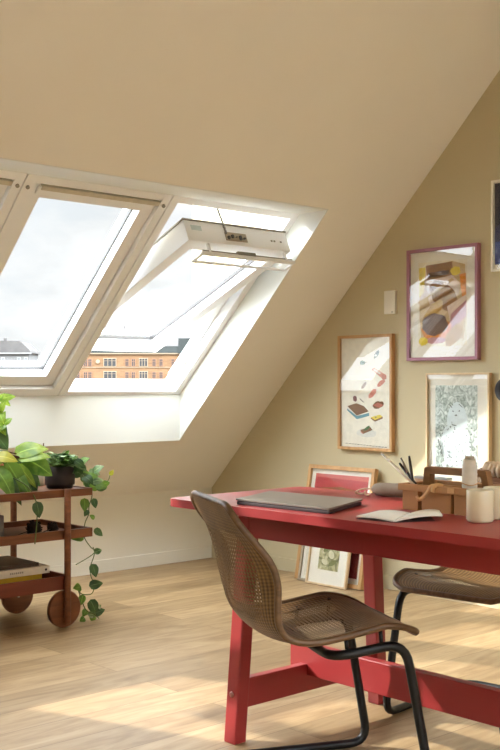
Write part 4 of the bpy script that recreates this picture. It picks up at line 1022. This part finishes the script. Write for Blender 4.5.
# ------------------------------------------------------------------ light
SUN_DIR = Vector((1.0, 0.60, -0.635)).normalized()      # direction the sunlight travels
sd = bpy.data.lights.new('sun', 'SUN'); sd.energy = 6.8; sd.angle = R(0.9); sd.color = (1.0, 0.975, 0.93)
so = bpy.data.objects.new('sun', sd); col.objects.link(so); so.rotation_euler = SUN_DIR.to_track_quat('-Z', 'Y').to_euler(); so.location = (-5,-5,8)

wd = bpy.data.worlds.new('sky'); sc.world = wd; wd.use_nodes = True; nt = wd.node_tree; L = nt.links.new
bg = nt.nodes['Background']
def MA(op, a, b=None, c=None):
    n = node(nt, 'ShaderNodeMath', operation=op)
    for i, v in enumerate((a, b, c)):
        if v is None: continue
        if isinstance(v, (int, float)): n.inputs[i].default_value = v
        else: L(v, n.inputs[i])
    return n.outputs['Value']
tc = node(nt, 'ShaderNodeTexCoord'); nv = node(nt, 'ShaderNodeVectorMath', operation='NORMALIZE'); L(tc.outputs['Generated'], nv.inputs[0])
sep = node(nt, 'ShaderNodeSeparateXYZ'); L(nv.outputs['Vector'], sep.inputs['Vector'])
mp = node(nt, 'ShaderNodeMapping'); mp.inputs['Scale'].default_value = (1,1,2.6); L(nv.outputs['Vector'], mp.inputs['Vector'])
nz = node(nt, 'ShaderNodeTexNoise'); nz.inputs['Scale'].default_value = 6.5; nz.inputs['Detail'].default_value = 6; nz.inputs['Roughness'].default_value = 0.55; nz.inputs['Distortion'].default_value = 0.3; L(mp.outputs['Vector'], nz.inputs['Vector'])
cl = ramp(nt, nz.outputs['Fac'], [(0.38, (0.80,0.845,0.88,1)), (0.50, (0.90,0.92,0.935,1)), (0.60, (0.99,1.015,1.04,1))])
dt = node(nt, 'ShaderNodeVectorMath', operation='DOT_PRODUCT'); L(nv.outputs['Vector'], dt.inputs[0]); dt.inputs[1].default_value = tuple(-SUN_DIR)
glow = MA('MULTIPLY', MA('POWER', MA('MAXIMUM', dt.outputs['Value'], 0), 7), 15.0)
zr = node(nt, 'ShaderNodeMapRange'); zr.interpolation_type = 'SMOOTHSTEP'; L(sep.outputs['Z'], zr.inputs['Value']); zr.inputs['From Min'].default_value = 0.24; zr.inputs['From Max'].default_value = 0.6
er = node(nt, 'ShaderNodeMapRange'); er.interpolation_type = 'SMOOTHSTEP'; L(sep.outputs['X'], er.inputs['Value']); er.inputs['From Min'].default_value = -0.1; er.inputs['From Max'].default_value = 0.5
z2 = node(nt, 'ShaderNodeMapRange'); z2.interpolation_type = 'SMOOTHSTEP'; L(sep.outputs['Z'], z2.inputs['Value']); z2.inputs['From Min'].default_value = 0.2; z2.inputs['From Max'].default_value = 0.5
k = MA('ADD', glow, MA('ADD', MA('MULTIPLY', zr.outputs['Result'], 7.5), MA('MULTIPLY', MA('MULTIPLY', er.outputs['Result'], z2.outputs['Result']), 15.0)))
L(cl.outputs['Color'], bg.inputs['Color']); bg.inputs['Strength'].default_value = 0.86     # cloudy band near the horizon
bg2 = node(nt, 'ShaderNodeBackground'); bg2.inputs['Color'].default_value = (0.91, 1.0, 1.10, 1); L(k, bg2.inputs['Strength'])   # bright sky higher up and round the sun
ads = node(nt, 'ShaderNodeAddShader'); L(bg.outputs['Background'], ads.inputs[0]); L(bg2.outputs['Background'], ads.inputs[1]); L(ads.outputs['Shader'], nt.nodes['World Output'].inputs['Surface'])

# ------------------------------------------------------------------ camera
cam = bpy.data.cameras.new('camera'); co = bpy.data.objects.new('camera', cam); col.objects.link(co)
co.location = CAM; co.rotation_euler = (R(90), 0, yaw)
cam.sensor_fit = 'VERTICAL'; cam.sensor_height = 36; cam.lens = 36*1095/750; cam.shift_y = 10/750; cam.clip_end = 2000; cam.clip_start = 0.05
sc.camera = co
sc.view_settings.view_transform = 'Standard'; sc.view_settings.look = 'None'; sc.view_settings.gamma = 1; sc.view_settings.use_curve_mapping = False
sc.view_settings.exposure = 0.26
